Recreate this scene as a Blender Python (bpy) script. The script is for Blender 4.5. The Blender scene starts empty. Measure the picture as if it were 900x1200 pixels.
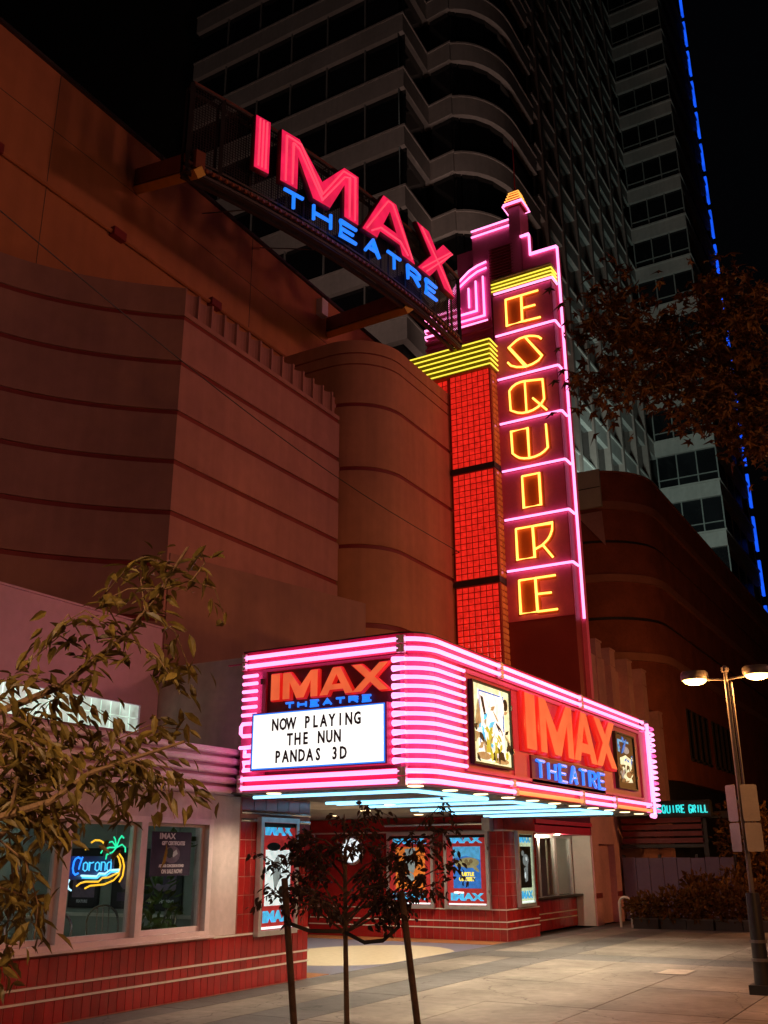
import bpy, bmesh, math, random
from mathutils import Vector, Matrix
random.seed(7)
PI = math.pi
R = math.radians
sc = bpy.context.scene
COL = sc.collection

# ---------------------------------------------------------------- camera
cam_d = bpy.data.cameras.new('camera')
cam = bpy.data.objects.new('camera', cam_d)
COL.objects.link(cam)
cam_d.sensor_fit = 'VERTICAL'
cam_d.sensor_height = 36.0
cam_d.sensor_width = 27.0
cam_d.lens = 36.0 * 1140.84 / 1200.0
cam_d.clip_start = 0.1
cam_d.clip_end = 2000
pit, yaw, rol = R(19.64392), R(29.92597), R(-0.30615)
fw = Vector((-math.sin(yaw) * math.cos(pit), math.cos(yaw) * math.cos(pit), math.sin(pit)))
rt = Vector((math.cos(yaw), math.sin(yaw), 0))
up = rt.cross(fw)
r2 = rt * math.cos(rol) + up * math.sin(rol)
u2 = -rt * math.sin(rol) + up * math.cos(rol)
M = Matrix((r2, u2, -fw)).transposed().to_4x4()
M.translation = (0, 0, 1.8)
cam.matrix_world = M
sc.camera = cam

# ---------------------------------------------------------------- world, moon, exposure
world = bpy.data.worlds.new('World')
sc.world = world
world.use_nodes = True
wn = world.node_tree
bg = wn.nodes['Background']
sky = wn.nodes.new('ShaderNodeTexSky')
sky.sky_type = 'NISHITA'
sky.sun_disc = False
sky.sun_elevation = R(-4.0)
sky.sun_rotation = R(150)
wn.links.new(sky.outputs['Color'], bg.inputs['Color'])
bg.inputs['Strength'].default_value = 0.05
moon_d = bpy.data.lights.new('moon', 'SUN')
moon_d.energy = 0.006
moon_d.angle = R(0.5)
moon_d.color = (1.0, 0.86, 0.72)
moon = bpy.data.objects.new('moon', moon_d)
moon.rotation_euler = (R(50), 0, R(-20))
COL.objects.link(moon)
sc.view_settings.view_transform = 'Standard'
sc.view_settings.look = 'None'
sc.view_settings.exposure = 0
sc.view_settings.gamma = 1
sc.cycles.use_denoising = True
sc.cycles.max_bounces = 6
sc.cycles.diffuse_bounces = 3
sc.cycles.glossy_bounces = 3
sc.cycles.transparent_max_bounces = 12
sc.cycles.sample_clamp_indirect = 4
sc.cycles.use_light_tree = True
sc.cycles.caustics_reflective = False
sc.cycles.caustics_refractive = False

# ---------------------------------------------------------------- materials
MATS = {}
def mat(name, col, rough=0.6, var=0.15, scale=3.0, bump=0.0, bscale=60.0, metal=0.0, emit=None, estr=1.0,
        evar=0.0, escale=6.0, rnd=0.0, streak=0.0, spec=0.5, trans=0.0, spots=0.0):
    """procedural: base colour broken up by noise, streaks and per-object variation, with a fine bump"""
    if name in MATS:
        return MATS[name]
    m = bpy.data.materials.new(name)
    m.use_nodes = True
    nt = m.node_tree
    b = nt.nodes['Principled BSDF']
    b.inputs['Roughness'].default_value = rough
    b.inputs['Metallic'].default_value = metal
    b.inputs['Specular IOR Level'].default_value = spec
    geo = nt.nodes.new('ShaderNodeNewGeometry')
    def noise(sc_, det=5, vec=None):
        n = nt.nodes.new('ShaderNodeTexNoise')
        n.inputs['Scale'].default_value = sc_
        n.inputs['Detail'].default_value = det
        nt.links.new(vec or geo.outputs['Position'], n.inputs['Vector'])
        return n.outputs['Fac']
    def ramp(fac, a, c):
        mr = nt.nodes.new('ShaderNodeMapRange')
        mr.inputs['From Min'].default_value = 0.3
        mr.inputs['From Max'].default_value = 0.7
        mr.inputs['To Min'].default_value = a
        mr.inputs['To Max'].default_value = c
        nt.links.new(fac, mr.inputs['Value'])
        return mr.outputs['Result']
    def mul(a, c):
        q = nt.nodes.new('ShaderNodeMath'); q.operation = 'MULTIPLY'
        nt.links.new(a, q.inputs[0]); nt.links.new(c, q.inputs[1])
        return q.outputs[0]
    f = ramp(noise(scale), 1 - var, 1 + var)
    f = mul(f, ramp(noise(scale * 9, 3), 1 - var * .5, 1 + var * .5))
    if streak:
        mp = nt.nodes.new('ShaderNodeMapping')
        mp.inputs['Scale'].default_value = (1, 1, .07)
        nt.links.new(geo.outputs['Position'], mp.inputs['Vector'])
        f = mul(f, ramp(noise(4.0, 4, mp.outputs['Vector']), 1 - streak, 1 + streak * .6))
    if spots:
        # trodden gum, drips and hairline cracks
        vo = nt.nodes.new('ShaderNodeTexVoronoi'); vo.inputs['Scale'].default_value = 3.2
        nt.links.new(geo.outputs['Position'], vo.inputs['Vector'])
        mr = nt.nodes.new('ShaderNodeMapRange'); mr.inputs['From Min'].default_value = .05; mr.inputs['From Max'].default_value = .12
        mr.inputs['To Min'].default_value = 1 - spots; mr.inputs['To Max'].default_value = 1
        nt.links.new(vo.outputs['Distance'], mr.inputs['Value'])
        f = mul(f, mr.outputs['Result'])
        wp = nt.nodes.new('ShaderNodeTexNoise'); wp.inputs['Scale'].default_value = 1.3; wp.inputs['Detail'].default_value = 6
        nt.links.new(geo.outputs['Position'], wp.inputs['Vector'])
        vc = nt.nodes.new('ShaderNodeTexVoronoi'); vc.feature = 'DISTANCE_TO_EDGE'; vc.inputs['Scale'].default_value = .35
        ad = nt.nodes.new('ShaderNodeVectorMath'); ad.operation = 'ADD'
        nt.links.new(geo.outputs['Position'], ad.inputs[0]); nt.links.new(wp.outputs['Color'], ad.inputs[1])
        nt.links.new(ad.outputs['Vector'], vc.inputs['Vector'])
        mr = nt.nodes.new('ShaderNodeMapRange'); mr.inputs['From Min'].default_value = .002; mr.inputs['From Max'].default_value = .006
        mr.inputs['To Min'].default_value = .5; mr.inputs['To Max'].default_value = 1
        nt.links.new(vc.outputs['Distance'], mr.inputs['Value'])
        f = mul(f, mr.outputs['Result'])
        f = mul(f, ramp(noise(.35, 3), .72, 1.2))
    if rnd:
        oi = nt.nodes.new('ShaderNodeObjectInfo')
        mr = nt.nodes.new('ShaderNodeMapRange')
        mr.inputs['To Min'].default_value = 1 - rnd
        mr.inputs['To Max'].default_value = 1 + rnd
        nt.links.new(oi.outputs['Random'], mr.inputs['Value'])
        f = mul(f, mr.outputs['Result'])
    vm = nt.nodes.new('ShaderNodeVectorMath'); vm.operation = 'SCALE'
    vm.inputs[0].default_value = col[:3]
    nt.links.new(f, vm.inputs['Scale'])
    nt.links.new(vm.outputs['Vector'], b.inputs['Base Color'])
    if bump:
        bn = nt.nodes.new('ShaderNodeBump')
        bn.inputs['Strength'].default_value = bump
        bn.inputs['Distance'].default_value = .02
        nt.links.new(noise(bscale, 4), bn.inputs['Height'])
        nt.links.new(bn.outputs['Normal'], b.inputs['Normal'])
    if trans:
        b.inputs['Transmission Weight'].default_value = 0
        tl = nt.nodes.new('ShaderNodeBsdfTranslucent')
        nt.links.new(vm.outputs['Vector'], tl.inputs['Color'])
        mx = nt.nodes.new('ShaderNodeMixShader')
        mx.inputs[0].default_value = trans
        nt.links.new(b.outputs[0], mx.inputs[1]); nt.links.new(tl.outputs[0], mx.inputs[2])
        nt.links.new(mx.outputs[0], nt.nodes['Material Output'].inputs['Surface'])
    if emit:
        b.inputs['Emission Strength'].default_value = estr
        if evar:
            e = nt.nodes.new('ShaderNodeVectorMath'); e.operation = 'SCALE'
            e.inputs[0].default_value = emit
            nt.links.new(ramp(noise(escale, 3), 1 - evar, 1 + evar), e.inputs['Scale'])
            nt.links.new(e.outputs['Vector'], b.inputs['Emission Color'])
        else:
            b.inputs['Emission Color'].default_value = (*emit, 1)
    MATS[name] = m
    return m

def glass_mat(name, tint, refl_rough=.03):
    m = bpy.data.materials.new(name); m.use_nodes = True
    nt = m.node_tree
    for n in list(nt.nodes):
        if n.type != 'OUTPUT_MATERIAL': nt.nodes.remove(n)
    tr = nt.nodes.new('ShaderNodeBsdfTransparent'); tr.inputs[0].default_value = (*tint, 1)
    gl = nt.nodes.new('ShaderNodeBsdfGlossy'); gl.inputs['Roughness'].default_value = refl_rough
    lw = nt.nodes.new('ShaderNodeLayerWeight'); lw.inputs['Blend'].default_value = .5
    pw = nt.nodes.new('ShaderNodeMath'); pw.operation = 'POWER'; pw.inputs[1].default_value = 5
    nt.links.new(lw.outputs['Facing'], pw.inputs[0])
    fr = nt.nodes.new('ShaderNodeMath'); fr.operation = 'MULTIPLY_ADD'; fr.inputs[1].default_value = .9; fr.inputs[2].default_value = .03
    nt.links.new(pw.outputs[0], fr.inputs[0])
    mx = nt.nodes.new('ShaderNodeMixShader')
    nt.links.new(fr.outputs[0], mx.inputs[0]); nt.links.new(tr.outputs[0], mx.inputs[1]); nt.links.new(gl.outputs[0], mx.inputs[2])
    nt.links.new(mx.outputs[0], nt.nodes['Material Output'].inputs['Surface'])
    MATS[name] = m
    return m

m_concrete = mat('concrete_light', (.215, .195, .18), .66, .30, .7, .25, 90, rnd=.12, spots=.45)
m_concrete_dk = mat('concrete_dark', (.115, .115, .122), .62, .28, .7, .25, 90, rnd=.12, spots=.4)
m_asphalt = mat('asphalt', (.05, .05, .05), .85, .3, 2, .4, 120)
m_joint = mat('joint_dirt', (.09, .08, .07), .9, .3, 5)
m_cream = mat('terrazzo_cream', (.66, .60, .46), .35, .1, 9, .05, 200)
m_terra_blue = mat('terrazzo_blue', (.19, .21, .32), .35, .12, 9, .05, 200)
m_terra_or = mat('terrazzo_orange', (.45, .20, .08), .35, .12, 9, .05, 200)
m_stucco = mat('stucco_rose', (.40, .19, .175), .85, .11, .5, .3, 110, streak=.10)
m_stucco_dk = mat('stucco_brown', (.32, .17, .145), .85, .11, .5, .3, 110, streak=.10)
m_drum = mat('stucco_tan', (.44, .205, .12), .85, .11, .5, .3, 110, streak=.12)
m_orange = mat('stucco_orange', (.44, .17, .072), .85, .10, .3, .3, 110, streak=.08)
m_groove = mat('groove_red', (.20, .02, .02), .6, .1)
m_plaster = mat('plaster_pink', (.62, .50, .50), .8, .14, 1.2, .3, 80, streak=.10)
m_purple = mat('plaster_mauve', (.68, .45, .55), .8, .08, .9, .2, 80)
m_gray = mat('render_gray', (.50, .46, .39), .85, .16, .9, .3, 90, streak=.14)
m_rib = mat('rib_white', (.86, .72, .78), .5, .08, 3, .1)
m_tile = mat('tile_red', (.31, .014, .014), .22, .12, 6, .05, 25, rnd=.22)
m_grout = mat('grout', (.42, .16, .13), .9, .2, 9)
m_strip = mat('strip_white', (.72, .66, .6), .4, .08)
m_chrome = mat('chrome', (.6, .58, .58), .25, .05, metal=1.0)
m_alu = mat('aluminium', (.68, .71, .74), .38, .08, 9, metal=.85)
m_dark = mat('dark_metal', (.035, .03, .03), .5, .2)
m_black = mat('black_paint', (.012, .012, .012), .5, .1)
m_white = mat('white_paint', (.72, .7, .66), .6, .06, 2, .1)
m_frame = mat('window_frame_paint', (.72, .58, .60), .5, .08)
m_glass = glass_mat('window_glass', (.86, .9, .9))
m_magenta = mat('marquee_magenta', (.60, .075, .22), .45, .06, 3, .05)
m_magenta_dk = mat('marquee_red', (.60, .02, .10), .4, .06)
m_maroon = mat('marquee_maroon', (.16, .03, .05), .5, .08)
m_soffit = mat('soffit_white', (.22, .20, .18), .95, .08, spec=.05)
m_pinktube = mat('neon_pink', (.9, .8, .9), .3, 0, emit=(1.0, .25, .58), estr=2.5)
m_redtube = mat('neon_rose', (.9, .3, .5), .3, 0, emit=(1.0, .10, .36), estr=1.6)
m_dimtube = mat('neon_tube_dim', (.9, .5, .3), .3, 0, emit=(1.0, .36, .10), estr=1.0)
m_offtube = mat('neon_tube_unlit', (.45, .25, .22), .3, .05)
m_yeltube = mat('neon_yellow', (.9, .9, .4), .3, 0, emit=(1.0, .82, .06), estr=1.25)
m_yelpaint = mat('cornice_yellow', (.34, .28, .03), .5, .06)
m_ambtube = mat('neon_amber', (.9, .7, .4), .3, 0, emit=(1.0, .48, .075), estr=2.8)
m_bluetube = mat('neon_blue', (.6, .8, .9), .3, 0, emit=(.24, .66, 1.0), estr=2.5)
m_bluelet = mat('letter_blue', (.1, .3, .9), .3, 0, emit=(.01, .20, 1.0), estr=1.15)
m_redblock = mat('glass_block_red', (.5, .02, .02), .15, .1, emit=(.80, .018, .010), estr=.85, evar=.32, escale=7.0)
m_amberblock = mat('glass_block_amber', (.35, .08, .03), .15, .1, emit=(.28, .045, .008), estr=.8, evar=.35, escale=4)
m_blockgrid = mat('block_grid_glow', (.20, .025, .02), .6, .1, emit=(.06, .002, .001), estr=1.0)  # grid has a faint glow of its own, in place of spilled light
m_blade = mat('blade_rose', (.74, .12, .28), .5, .08, 2, .1)
m_blade_dk = mat('blade_maroon', (.22, .025, .03), .5, .08, 2, .1)
m_tower = mat('tower_rose', (.62, .14, .28), .5, .08)
m_channel = mat('letter_channel', (.55, .10, .02), .5, .05)
m_facerose = mat('letter_face_rose', (.25, .03, .06), .5, 0, emit=(.80, .012, .072), estr=1.0, evar=.22, escale=3)
m_faceor = mat('letter_face_orange', (.25, .05, .03), .5, 0, emit=(.80, .115, .038), estr=1.0, evar=.16, escale=4)
m_returnred = mat('letter_return_red', (.6, .03, .02), .4, .05, emit=(.6, .012, .008), estr=.75)
m_boardface = mat('board_face', (.8, .8, .8), .4, 0, emit=(1.0, .97, .90), estr=1.25, evar=.06, escale=2)
m_boardletter = mat('board_letter', (.05, .015, .06), .5, .05)
m_lightbox = mat('lightbox_white', (.8, .8, .8), .4, 0, emit=(.85, .95, 1.0), estr=1.1)
m_downlight = mat('downlight_lens', (.9, .8, .6), .4, 0, emit=(1.0, .72, .38), estr=3.0)
m_sodium = mat('sodium_lens', (.9, .8, .5), .4, 0, emit=(1.0, .58, .16), estr=8.0)
m_lampgray = mat('lamp_housing', (.07, .065, .06), .5, .1)
m_pole = mat('pole_paint', (.13, .12, .115), .45, .15)
m_signback = mat('sign_back', (.30, .28, .28), .45, .1, metal=.3)
m_spandrel = mat('spandrel_concrete', (.46, .43, .41), .8, .12, .4, .2, 30, streak=.08)
m_officeglass = mat('office_glass', (.012, .013, .016), .12, .2, .3, rnd=.3)
m_officecol = mat('office_column', (.30, .23, .21), .8, .1)
m_mullion = mat('office_mullion', (.28, .29, .28), .6, .1)
m_led = mat('led_blue', (.1, .3, .9), .3, 0, emit=(.008, .10, 1.0), estr=1.0, evar=.3, escale=.9)
m_brick = mat('brick_red', (.33, .085, .05), .85, .22, 1.2, .4, 45)
m_brickledge = mat('ledge_stone', (.45, .18, .14), .8, .12, 1.5, .2, 60)
m_pilaster = mat('pilaster_stucco', (.62, .32, .36), .85, .12, 1.5, .3, 90)
m_bark = mat('bark', (.10, .06, .035), .9, .3, 20, .6, 60)
m_barkpale = mat('bark_tan', (.14, .075, .03), .85, .25, 20, .5, 60)
m_leaf = mat('leaf_olive', (.135, .092, .017), .5, .35, 25, rnd=.35, trans=.25, spec=.35)
m_leafbig = mat('leaf_olive_mass', (.12, .08, .015), .5, .5, 9, trans=.25, spec=.35)
m_leafdk = mat('leaf_dark_red', (.045, .025, .015), .55, .45, 9, trans=.2, spec=.3)
m_leafor = mat('leaf_russet', (.095, .043, .013), .55, .55, 7, trans=.3, spec=.3)
m_shrub = mat('shrub_leaf', (.14, .065, .018), .6, .5, 6, trans=.2, spec=.2)
m_fence = mat('fence_violet', (.20, .16, .30), .7, .1, 1.5, .2)
m_tealtube = mat('neon_teal', (.3, .8, .8), .3, 0, emit=(.0, .62, .62), estr=1.2)
m_strap = mat('rubber_strap', (.02, .018, .018), .7, .1)
m_wood = mat('stake_wood', (.085, .045, .028), .85, .3, 12, .4, 50)
m_interior = mat('interior_wall', (.34, .36, .33), .8, .06, 1)
m_intfloor = mat('interior_floor', (.13, .08, .06), .5, .2, 3)
m_fluoro = mat('fluorescent_tube', (.9, .9, .9), .4, 0, emit=(.70, .9, .80), estr=75.0)
m_blockwin = mat('glass_block_pale', (.6, .7, .65), .15, 0, emit=(.72, .95, .80), estr=.55, evar=.55, escale=4)

# ---------------------------------------------------------------- mesh builder
class MB:
    def __init__(self): self.v = []; self.f = []
    def add(self, vs, fs):
        o = len(self.v)
        self.v += [tuple(p) for p in vs]
        self.f += [tuple(i + o for i in q) for q in fs]
        return self
    def box(self, x0, x1, y0, y1, z0, z1):
        if x0 > x1: x0, x1 = x1, x0
        if y0 > y1: y0, y1 = y1, y0
        if z0 > z1: z0, z1 = z1, z0
        vs = [(x0, y0, z0), (x1, y0, z0), (x1, y1, z0), (x0, y1, z0), (x0, y0, z1), (x1, y0, z1), (x1, y1, z1), (x0, y1, z1)]
        return self.add(vs, [(0, 3, 2, 1), (4, 5, 6, 7), (0, 1, 5, 4), (1, 2, 6, 5), (2, 3, 7, 6), (3, 0, 4, 7)])
    def prism(self, poly, z0, z1):
        n = len(poly)
        a = sum(poly[i][0] * poly[(i + 1) % n][1] - poly[(i + 1) % n][0] * poly[i][1] for i in range(n))
        if a < 0: poly = poly[::-1]
        vs = [(p[0], p[1], z0) for p in poly] + [(p[0], p[1], z1) for p in poly]
        fs = [tuple(range(n))[::-1], tuple(range(n, 2 * n))]
        fs += [(i, (i + 1) % n, n + (i + 1) % n, n + i) for i in range(n)]
        return self.add(vs, fs)
    def wall(self, path, th, z0, z1):
        """a thin standing wall along a plan polyline, thickened to its left by th"""
        n = len(path); off = []
        for i in range(n):
            a = Vector(path[max(i - 1, 0)]); c = Vector(path[min(i + 1, n - 1)]); b = Vector(path[i])
            d1 = (b - a); d2 = (c - b)
            if d1.length < 1e-6: d1 = d2
            if d2.length < 1e-6: d2 = d1
            d1.normalize(); d2.normalize()
            n1 = Vector((-d1.y, d1.x)); n2 = Vector((-d2.y, d2.x))
            mn = (n1 + n2).normalized()
            off.append(b + mn * (th / max(.35, mn.dot(n1))))
        vs = []
        for i in range(n):
            p = path[i]; q = off[i]
            vs += [(p[0], p[1], z0), (p[0], p[1], z1), (q[0], q[1], z1), (q[0], q[1], z0)]
        fs = [(0, 1, 2, 3), tuple(4 * (n - 1) + k for k in (3, 2, 1, 0))]
        for i in range(n - 1):
            for k in range(4):
                a = 4 * i + k; b = 4 * i + (k + 1) % 4
                fs.append((a, a + 4, b + 4, b))
        return self.add(vs, fs)
    def tube(self, pts, r, n=8, r1=None, cap=True, flat=None):
        pts = [Vector(p) for p in pts]
        m = len(pts)
        d = [(pts[min(i + 1, m - 1)] - pts[max(i - 1, 0)]).normalized() for i in range(m)]
        ref = Vector((0, 0, 1)) if abs(d[0].z) < .9 else Vector((1, 0, 0))
        u = (ref - d[0] * ref.dot(d[0])).normalized()
        vs = []
        for i in range(m):
            u = (u - d[i] * u.dot(d[i])).normalized()
            w = d[i].cross(u)
            rr = r if r1 is None else r + (r1 - r) * i / (m - 1)
            k = 1.0
            if 0 < i < m - 1:
                a = (pts[i] - pts[i - 1]).normalized().dot((pts[i + 1] - pts[i]).normalized())
                k = 1 / max(.6, math.sqrt(max(0, (1 + a) / 2)))
            for j in range(n):
                t = 2 * PI * j / n
                q = u * math.cos(t) * rr * k + w * math.sin(t) * rr * k
                if flat: q = Vector((q.x * flat[0], q.y * flat[1], q.z * flat[2]))
                vs.append(pts[i] + q)
        fs = []
        for i in range(m - 1):
            for j in range(n):
                a = i * n + j; b = i * n + (j + 1) % n
                fs.append((a, b, b + n, a + n))
        if cap:
            fs.append(tuple(range(n))[::-1]); fs.append(tuple(range((m - 1) * n, m * n)))
        return self.add(vs, fs)
    def lathe(self, prof, c=(0, 0, 0), n=20):
        vs = []
        for r, z in prof:
            for j in range(n):
                t = 2 * PI * j / n
                vs.append((c[0] + r * math.cos(t), c[1] + r * math.sin(t), c[2] + z))
        m = len(prof); fs = []
        for i in range(m - 1):
            for j in range(n):
                a = i * n + j; b = i * n + (j + 1) % n
                fs.append((a, b, b + n, a + n))
        fs.append(tuple(range(n))[::-1]); fs.append(tuple(range((m - 1) * n, m * n)))
        return self.add(vs, fs)
    def plate_xz(self, poly, y0, y1):
        """polygon in x,z extruded in y"""
        n = len(poly)
        vs = [(p[0], y0, p[1]) for p in poly] + [(p[0], y1, p[1]) for p in poly]
        fs = [tuple(range(n)), tuple(range(n, 2 * n))[::-1]]
        fs += [(i, n + i, n + (i + 1) % n, (i + 1) % n) for i in range(n)]
        return self.add(vs, fs)

def wloc(o):
    v = Vector((0, 0, 0))
    while o is not None:
        v += Vector(o.location); o = o.parent
    return v

def mesh_from(name, mb, material, smooth=False):
    me = bpy.data.meshes.new(name)
    me.from_pydata(mb.v, [], mb.f)
    me.materials.append(material)
    if smooth:
        for p in me.polygons: p.use_smooth = True
        try: me.set_sharp_from_angle(angle=R(40))
        except Exception: pass
    me.update()
    return me

def obj(name, mb, material, parent=None, smooth=False, label=None, kind=None, origin=None):
    """mb is in world coordinates; the mesh is stored relative to its origin"""
    base = wloc(parent) if parent is not None else Vector((0, 0, 0))
    og = Vector(origin) if origin is not None else base
    mb.v = [(p[0] - og.x, p[1] - og.y, p[2] - og.z) for p in mb.v]
    me = mesh_from(name, mb, material, smooth)
    o = bpy.data.objects.new(name, me)
    o.location = og - base
    o.parent = parent
    COL.objects.link(o)
    if label: o['label'] = label
    if kind: o['kind'] = kind
    return o

def inst(name, me, parent, loc, rot=(0, 0, 0), scl=(1, 1, 1)):
    o = bpy.data.objects.new(name, me)
    o.parent = parent
    base = wloc(parent) if parent is not None else Vector((0, 0, 0))
    o.location = Vector(loc) - base
    o.rotation_euler = rot; o.scale = scl
    COL.objects.link(o)
    return o

def thing(name, label, cat, loc=(0, 0, 0), rotz=0, group=None):
    o = bpy.data.objects.new(name, None)
    o.empty_display_size = .3
    o.location = loc; o.rotation_euler = (0, 0, rotz)
    o['label'] = label; o['category'] = cat
    if group: o['group'] = group
    COL.objects.link(o)
    return o

def tag(o, label, cat, group=None):
    o['label'] = label; o['category'] = cat
    if group: o['group'] = group
    return o

def structure(name, mb, material, smooth=False):
    o = obj(name, mb, material, None, smooth)
    o['kind'] = 'structure'
    return o

def dup(o, parent=None, label=None):
    c = o.copy(); COL.objects.link(c)
    if parent is not None: c.parent = parent
    if label: c['label'] = label
    for ch in list(o.children): dup(ch, c)
    return c

# ---- flat print and letters
def text_mesh(s, h, material, wide=1.0, ext=.004, align='LEFT', bold=0.0):
    """text standing in the x,z plane, readable from -y"""
    cu = bpy.data.curves.new('t', 'FONT')
    cu.body = s; cu.size = h / .70; cu.extrude = ext; cu.align_x = align; cu.resolution_u = 2
    if bold: cu.offset = bold
    o = bpy.data.objects.new('t', cu)
    COL.objects.link(o)
    dg = bpy.context.evaluated_depsgraph_get()
    me = bpy.data.meshes.new_from_object(o.evaluated_get(dg))
    bpy.data.objects.remove(o); bpy.data.curves.remove(cu)
    for v in me.vertices:
        x, y, z = v.co
        v.co = (x * wide, -z, y)
    me.materials.clear(); me.materials.append(material)
    return me

def loops_mesh(loops, depth, bevel=0.0):
    """filled outline with holes (x,z) -> mesh facing -y, from y=-depth to 0"""
    cu = bpy.data.curves.new('c', 'CURVE'); cu.dimensions = '2D'; cu.fill_mode = 'BOTH'
    cu.extrude = depth / 2; cu.bevel_depth = bevel; cu.bevel_resolution = 0
    for lp in loops:
        s = cu.splines.new('POLY'); s.points.add(len(lp) - 1)
        for p, q in zip(s.points, lp): p.co = (q[0], q[1], 0, 1)
        s.use_cyclic_u = True
    o = bpy.data.objects.new('c', cu); COL.objects.link(o)
    dg = bpy.context.evaluated_depsgraph_get()
    me = bpy.data.meshes.new_from_object(o.evaluated_get(dg))
    bpy.data.objects.remove(o); bpy.data.curves.remove(cu)
    for v in me.vertices:
        x, y, z = v.co
        v.co = (x, -z - depth / 2, y)
    return me

def letter_loops(ch, w, h, s):
    if ch == 'I': L = [[(0, 0), (0, 1), (w, 1), (w, 0)]]
    elif ch == 'M':
        q = s * .55
        L = [[(0, 0), (0, 1), (s * 1.05, 1), (w / 2, .42), (w - s * 1.05, 1), (w, 1), (w, 0), (w - s, 0), (w - s, .66), (w / 2 + q, 0), (w / 2 - q, 0), (s, .66), (s, 0)]]
    elif ch == 'A':
        b = 1.15 * s
        il = lambda t: b + t * (w / 2 - b) / .80
        ir = lambda t: w - il(t)
        L = [[(0, 0), (.5 * w - .55 * s, 1), (.5 * w + .55 * s, 1), (w, 0), (w - b, 0), (ir(.18), .18), (il(.18), .18), (b, 0)],
             [(il(.37), .37), (ir(.37), .37), (w / 2, .76)]]
    elif ch == 'X':
        d = 1.25 * s; c = (w - d) / 2; e = (w / 2) / (w - d) - .5
        L = [[(0, 0), (c, .5), (0, 1), (d, 1), (w / 2, .5 + e), (w - d, 1), (w, 1), (w - c, .5), (w, 0), (w - d, 0), (w / 2, .5 - e), (d, 0)]]
    return [[(x, z * h) for x, z in lp] for lp in L]

def shrink(loops, k):
    cx = [p[0] for lp in loops for p in lp]; cz = [p[1] for lp in loops for p in lp]
    return loops

STROKES = {
 'T': [[(0, 1), (1, 1)], [(.5, 1), (.5, 0)]],
 'H': [[(0, 1), (0, 0)], [(1, 1), (1, 0)], [(0, .5), (1, .5)]],
 'E': [[(1, 1), (0, 1), (0, 0), (1, 0)], [(0, .5), (.8, .5)]],
 'A': [[(0, 0), (.5, 1), (1, 0)], [(.22, .36), (.78, .36)]],
 'R': [[(0, 0), (0, 1), (.7, 1), (1, .85), (1, .65), (.7, .5), (0, .5)], [(.5, .5), (1, 0)]],
 'S': [[(1, .9), (.8, 1), (.2, 1), (0, .85), (0, .65), (.2, .52), (.8, .48), (1, .35), (1, .15), (.8, 0), (.2, 0), (0, .1)]],
 'Q': [[(.2, 0), (0, .2), (0, .8), (.2, 1), (.8, 1), (1, .8), (1, .2), (.8, 0), (.2, 0)], [(.6, .3), (1, -.05)]],
 'U': [[(0, 1), (0, .15), (.2, 0), (.8, 0), (1, .15), (1, 1)]],
 'I': [[(.5, 0), (.5, 1)]],
 'G': [[(1, .85), (.8, 1), (.2, 1), (0, .8), (0, .2), (.2, 0), (.8, 0), (1, .2), (1, .45), (.6, .45)]],
 'L': [[(0, 1), (0, 0), (1, 0)]],
}

# ================================================================ ground and pavement
structure('ground', MB().box(-300, 300, -200, 500, -.5, -.05), m_asphalt)
pav = structure('pavement', MB().box(-9.72, 9.0, -12, 60, -.3, -.012), m_joint)
XE = [-9.70, -9.15, -8.22, -7.36, -6.10, -4.62, -2.90, -1.2, .6, 2.4, 4.2, 6.4]
YE = [0.9, 3.4, 5.9, 8.35, 10.8, 13.25, 15.7, 17.5, 19.25, 20.4, 22.9, 25.4, 27.9, 31, 35, 40, 46, 54]
for i in range(len(XE) - 1):
    for j in range(len(YE) - 1):
        dk = (i in (0, 2)) or (YE[j] == 19.25)
        if i == 2 and YE[j] > 26: dk = False
        g = .007
        b = MB().box(XE[i] + g, XE[i + 1] - g, YE[j] + g, YE[j + 1] - g, -.05, random.uniform(-.0015, .0015))
        cx, cy = (XE[i] + XE[i + 1]) / 2, (YE[j] + YE[j + 1]) / 2
        obj('slab', b, m_concrete_dk if dk else m_concrete, pav, origin=(cx, cy, 0))
# entrance terrazzo inside the recess
terr = structure('entrance_floor', MB().box(-15.3, -9.702, 14.2, 22.5, -.2, .001), m_terra_blue)
ell = [(-11.15 + 1.75 * math.cos(t), 18.35 + 2.35 * math.sin(t)) for t in [2 * PI * k / 48 for k in range(48)]]
obj('cream_inlay', MB().prism([(min(p[0], -9.74), p[1]) for p in ell], -.05, .005), m_cream, terr)
obj('orange_border', MB().box(-15.2, -9.74, 21.6, 22.4, -.05, .009), m_terra_or, terr)
obj('orange_border', MB().box(-15.2, -9.74, 14.4, 15.0, -.05, .009), m_terra_or, terr)

# ================================================================ theatre building
th = thing('theatre_building', 'rose stucco theatre building with grooved curved walls behind the lit marquee', 'theatre', (-11.4, 12.2, 0))
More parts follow.
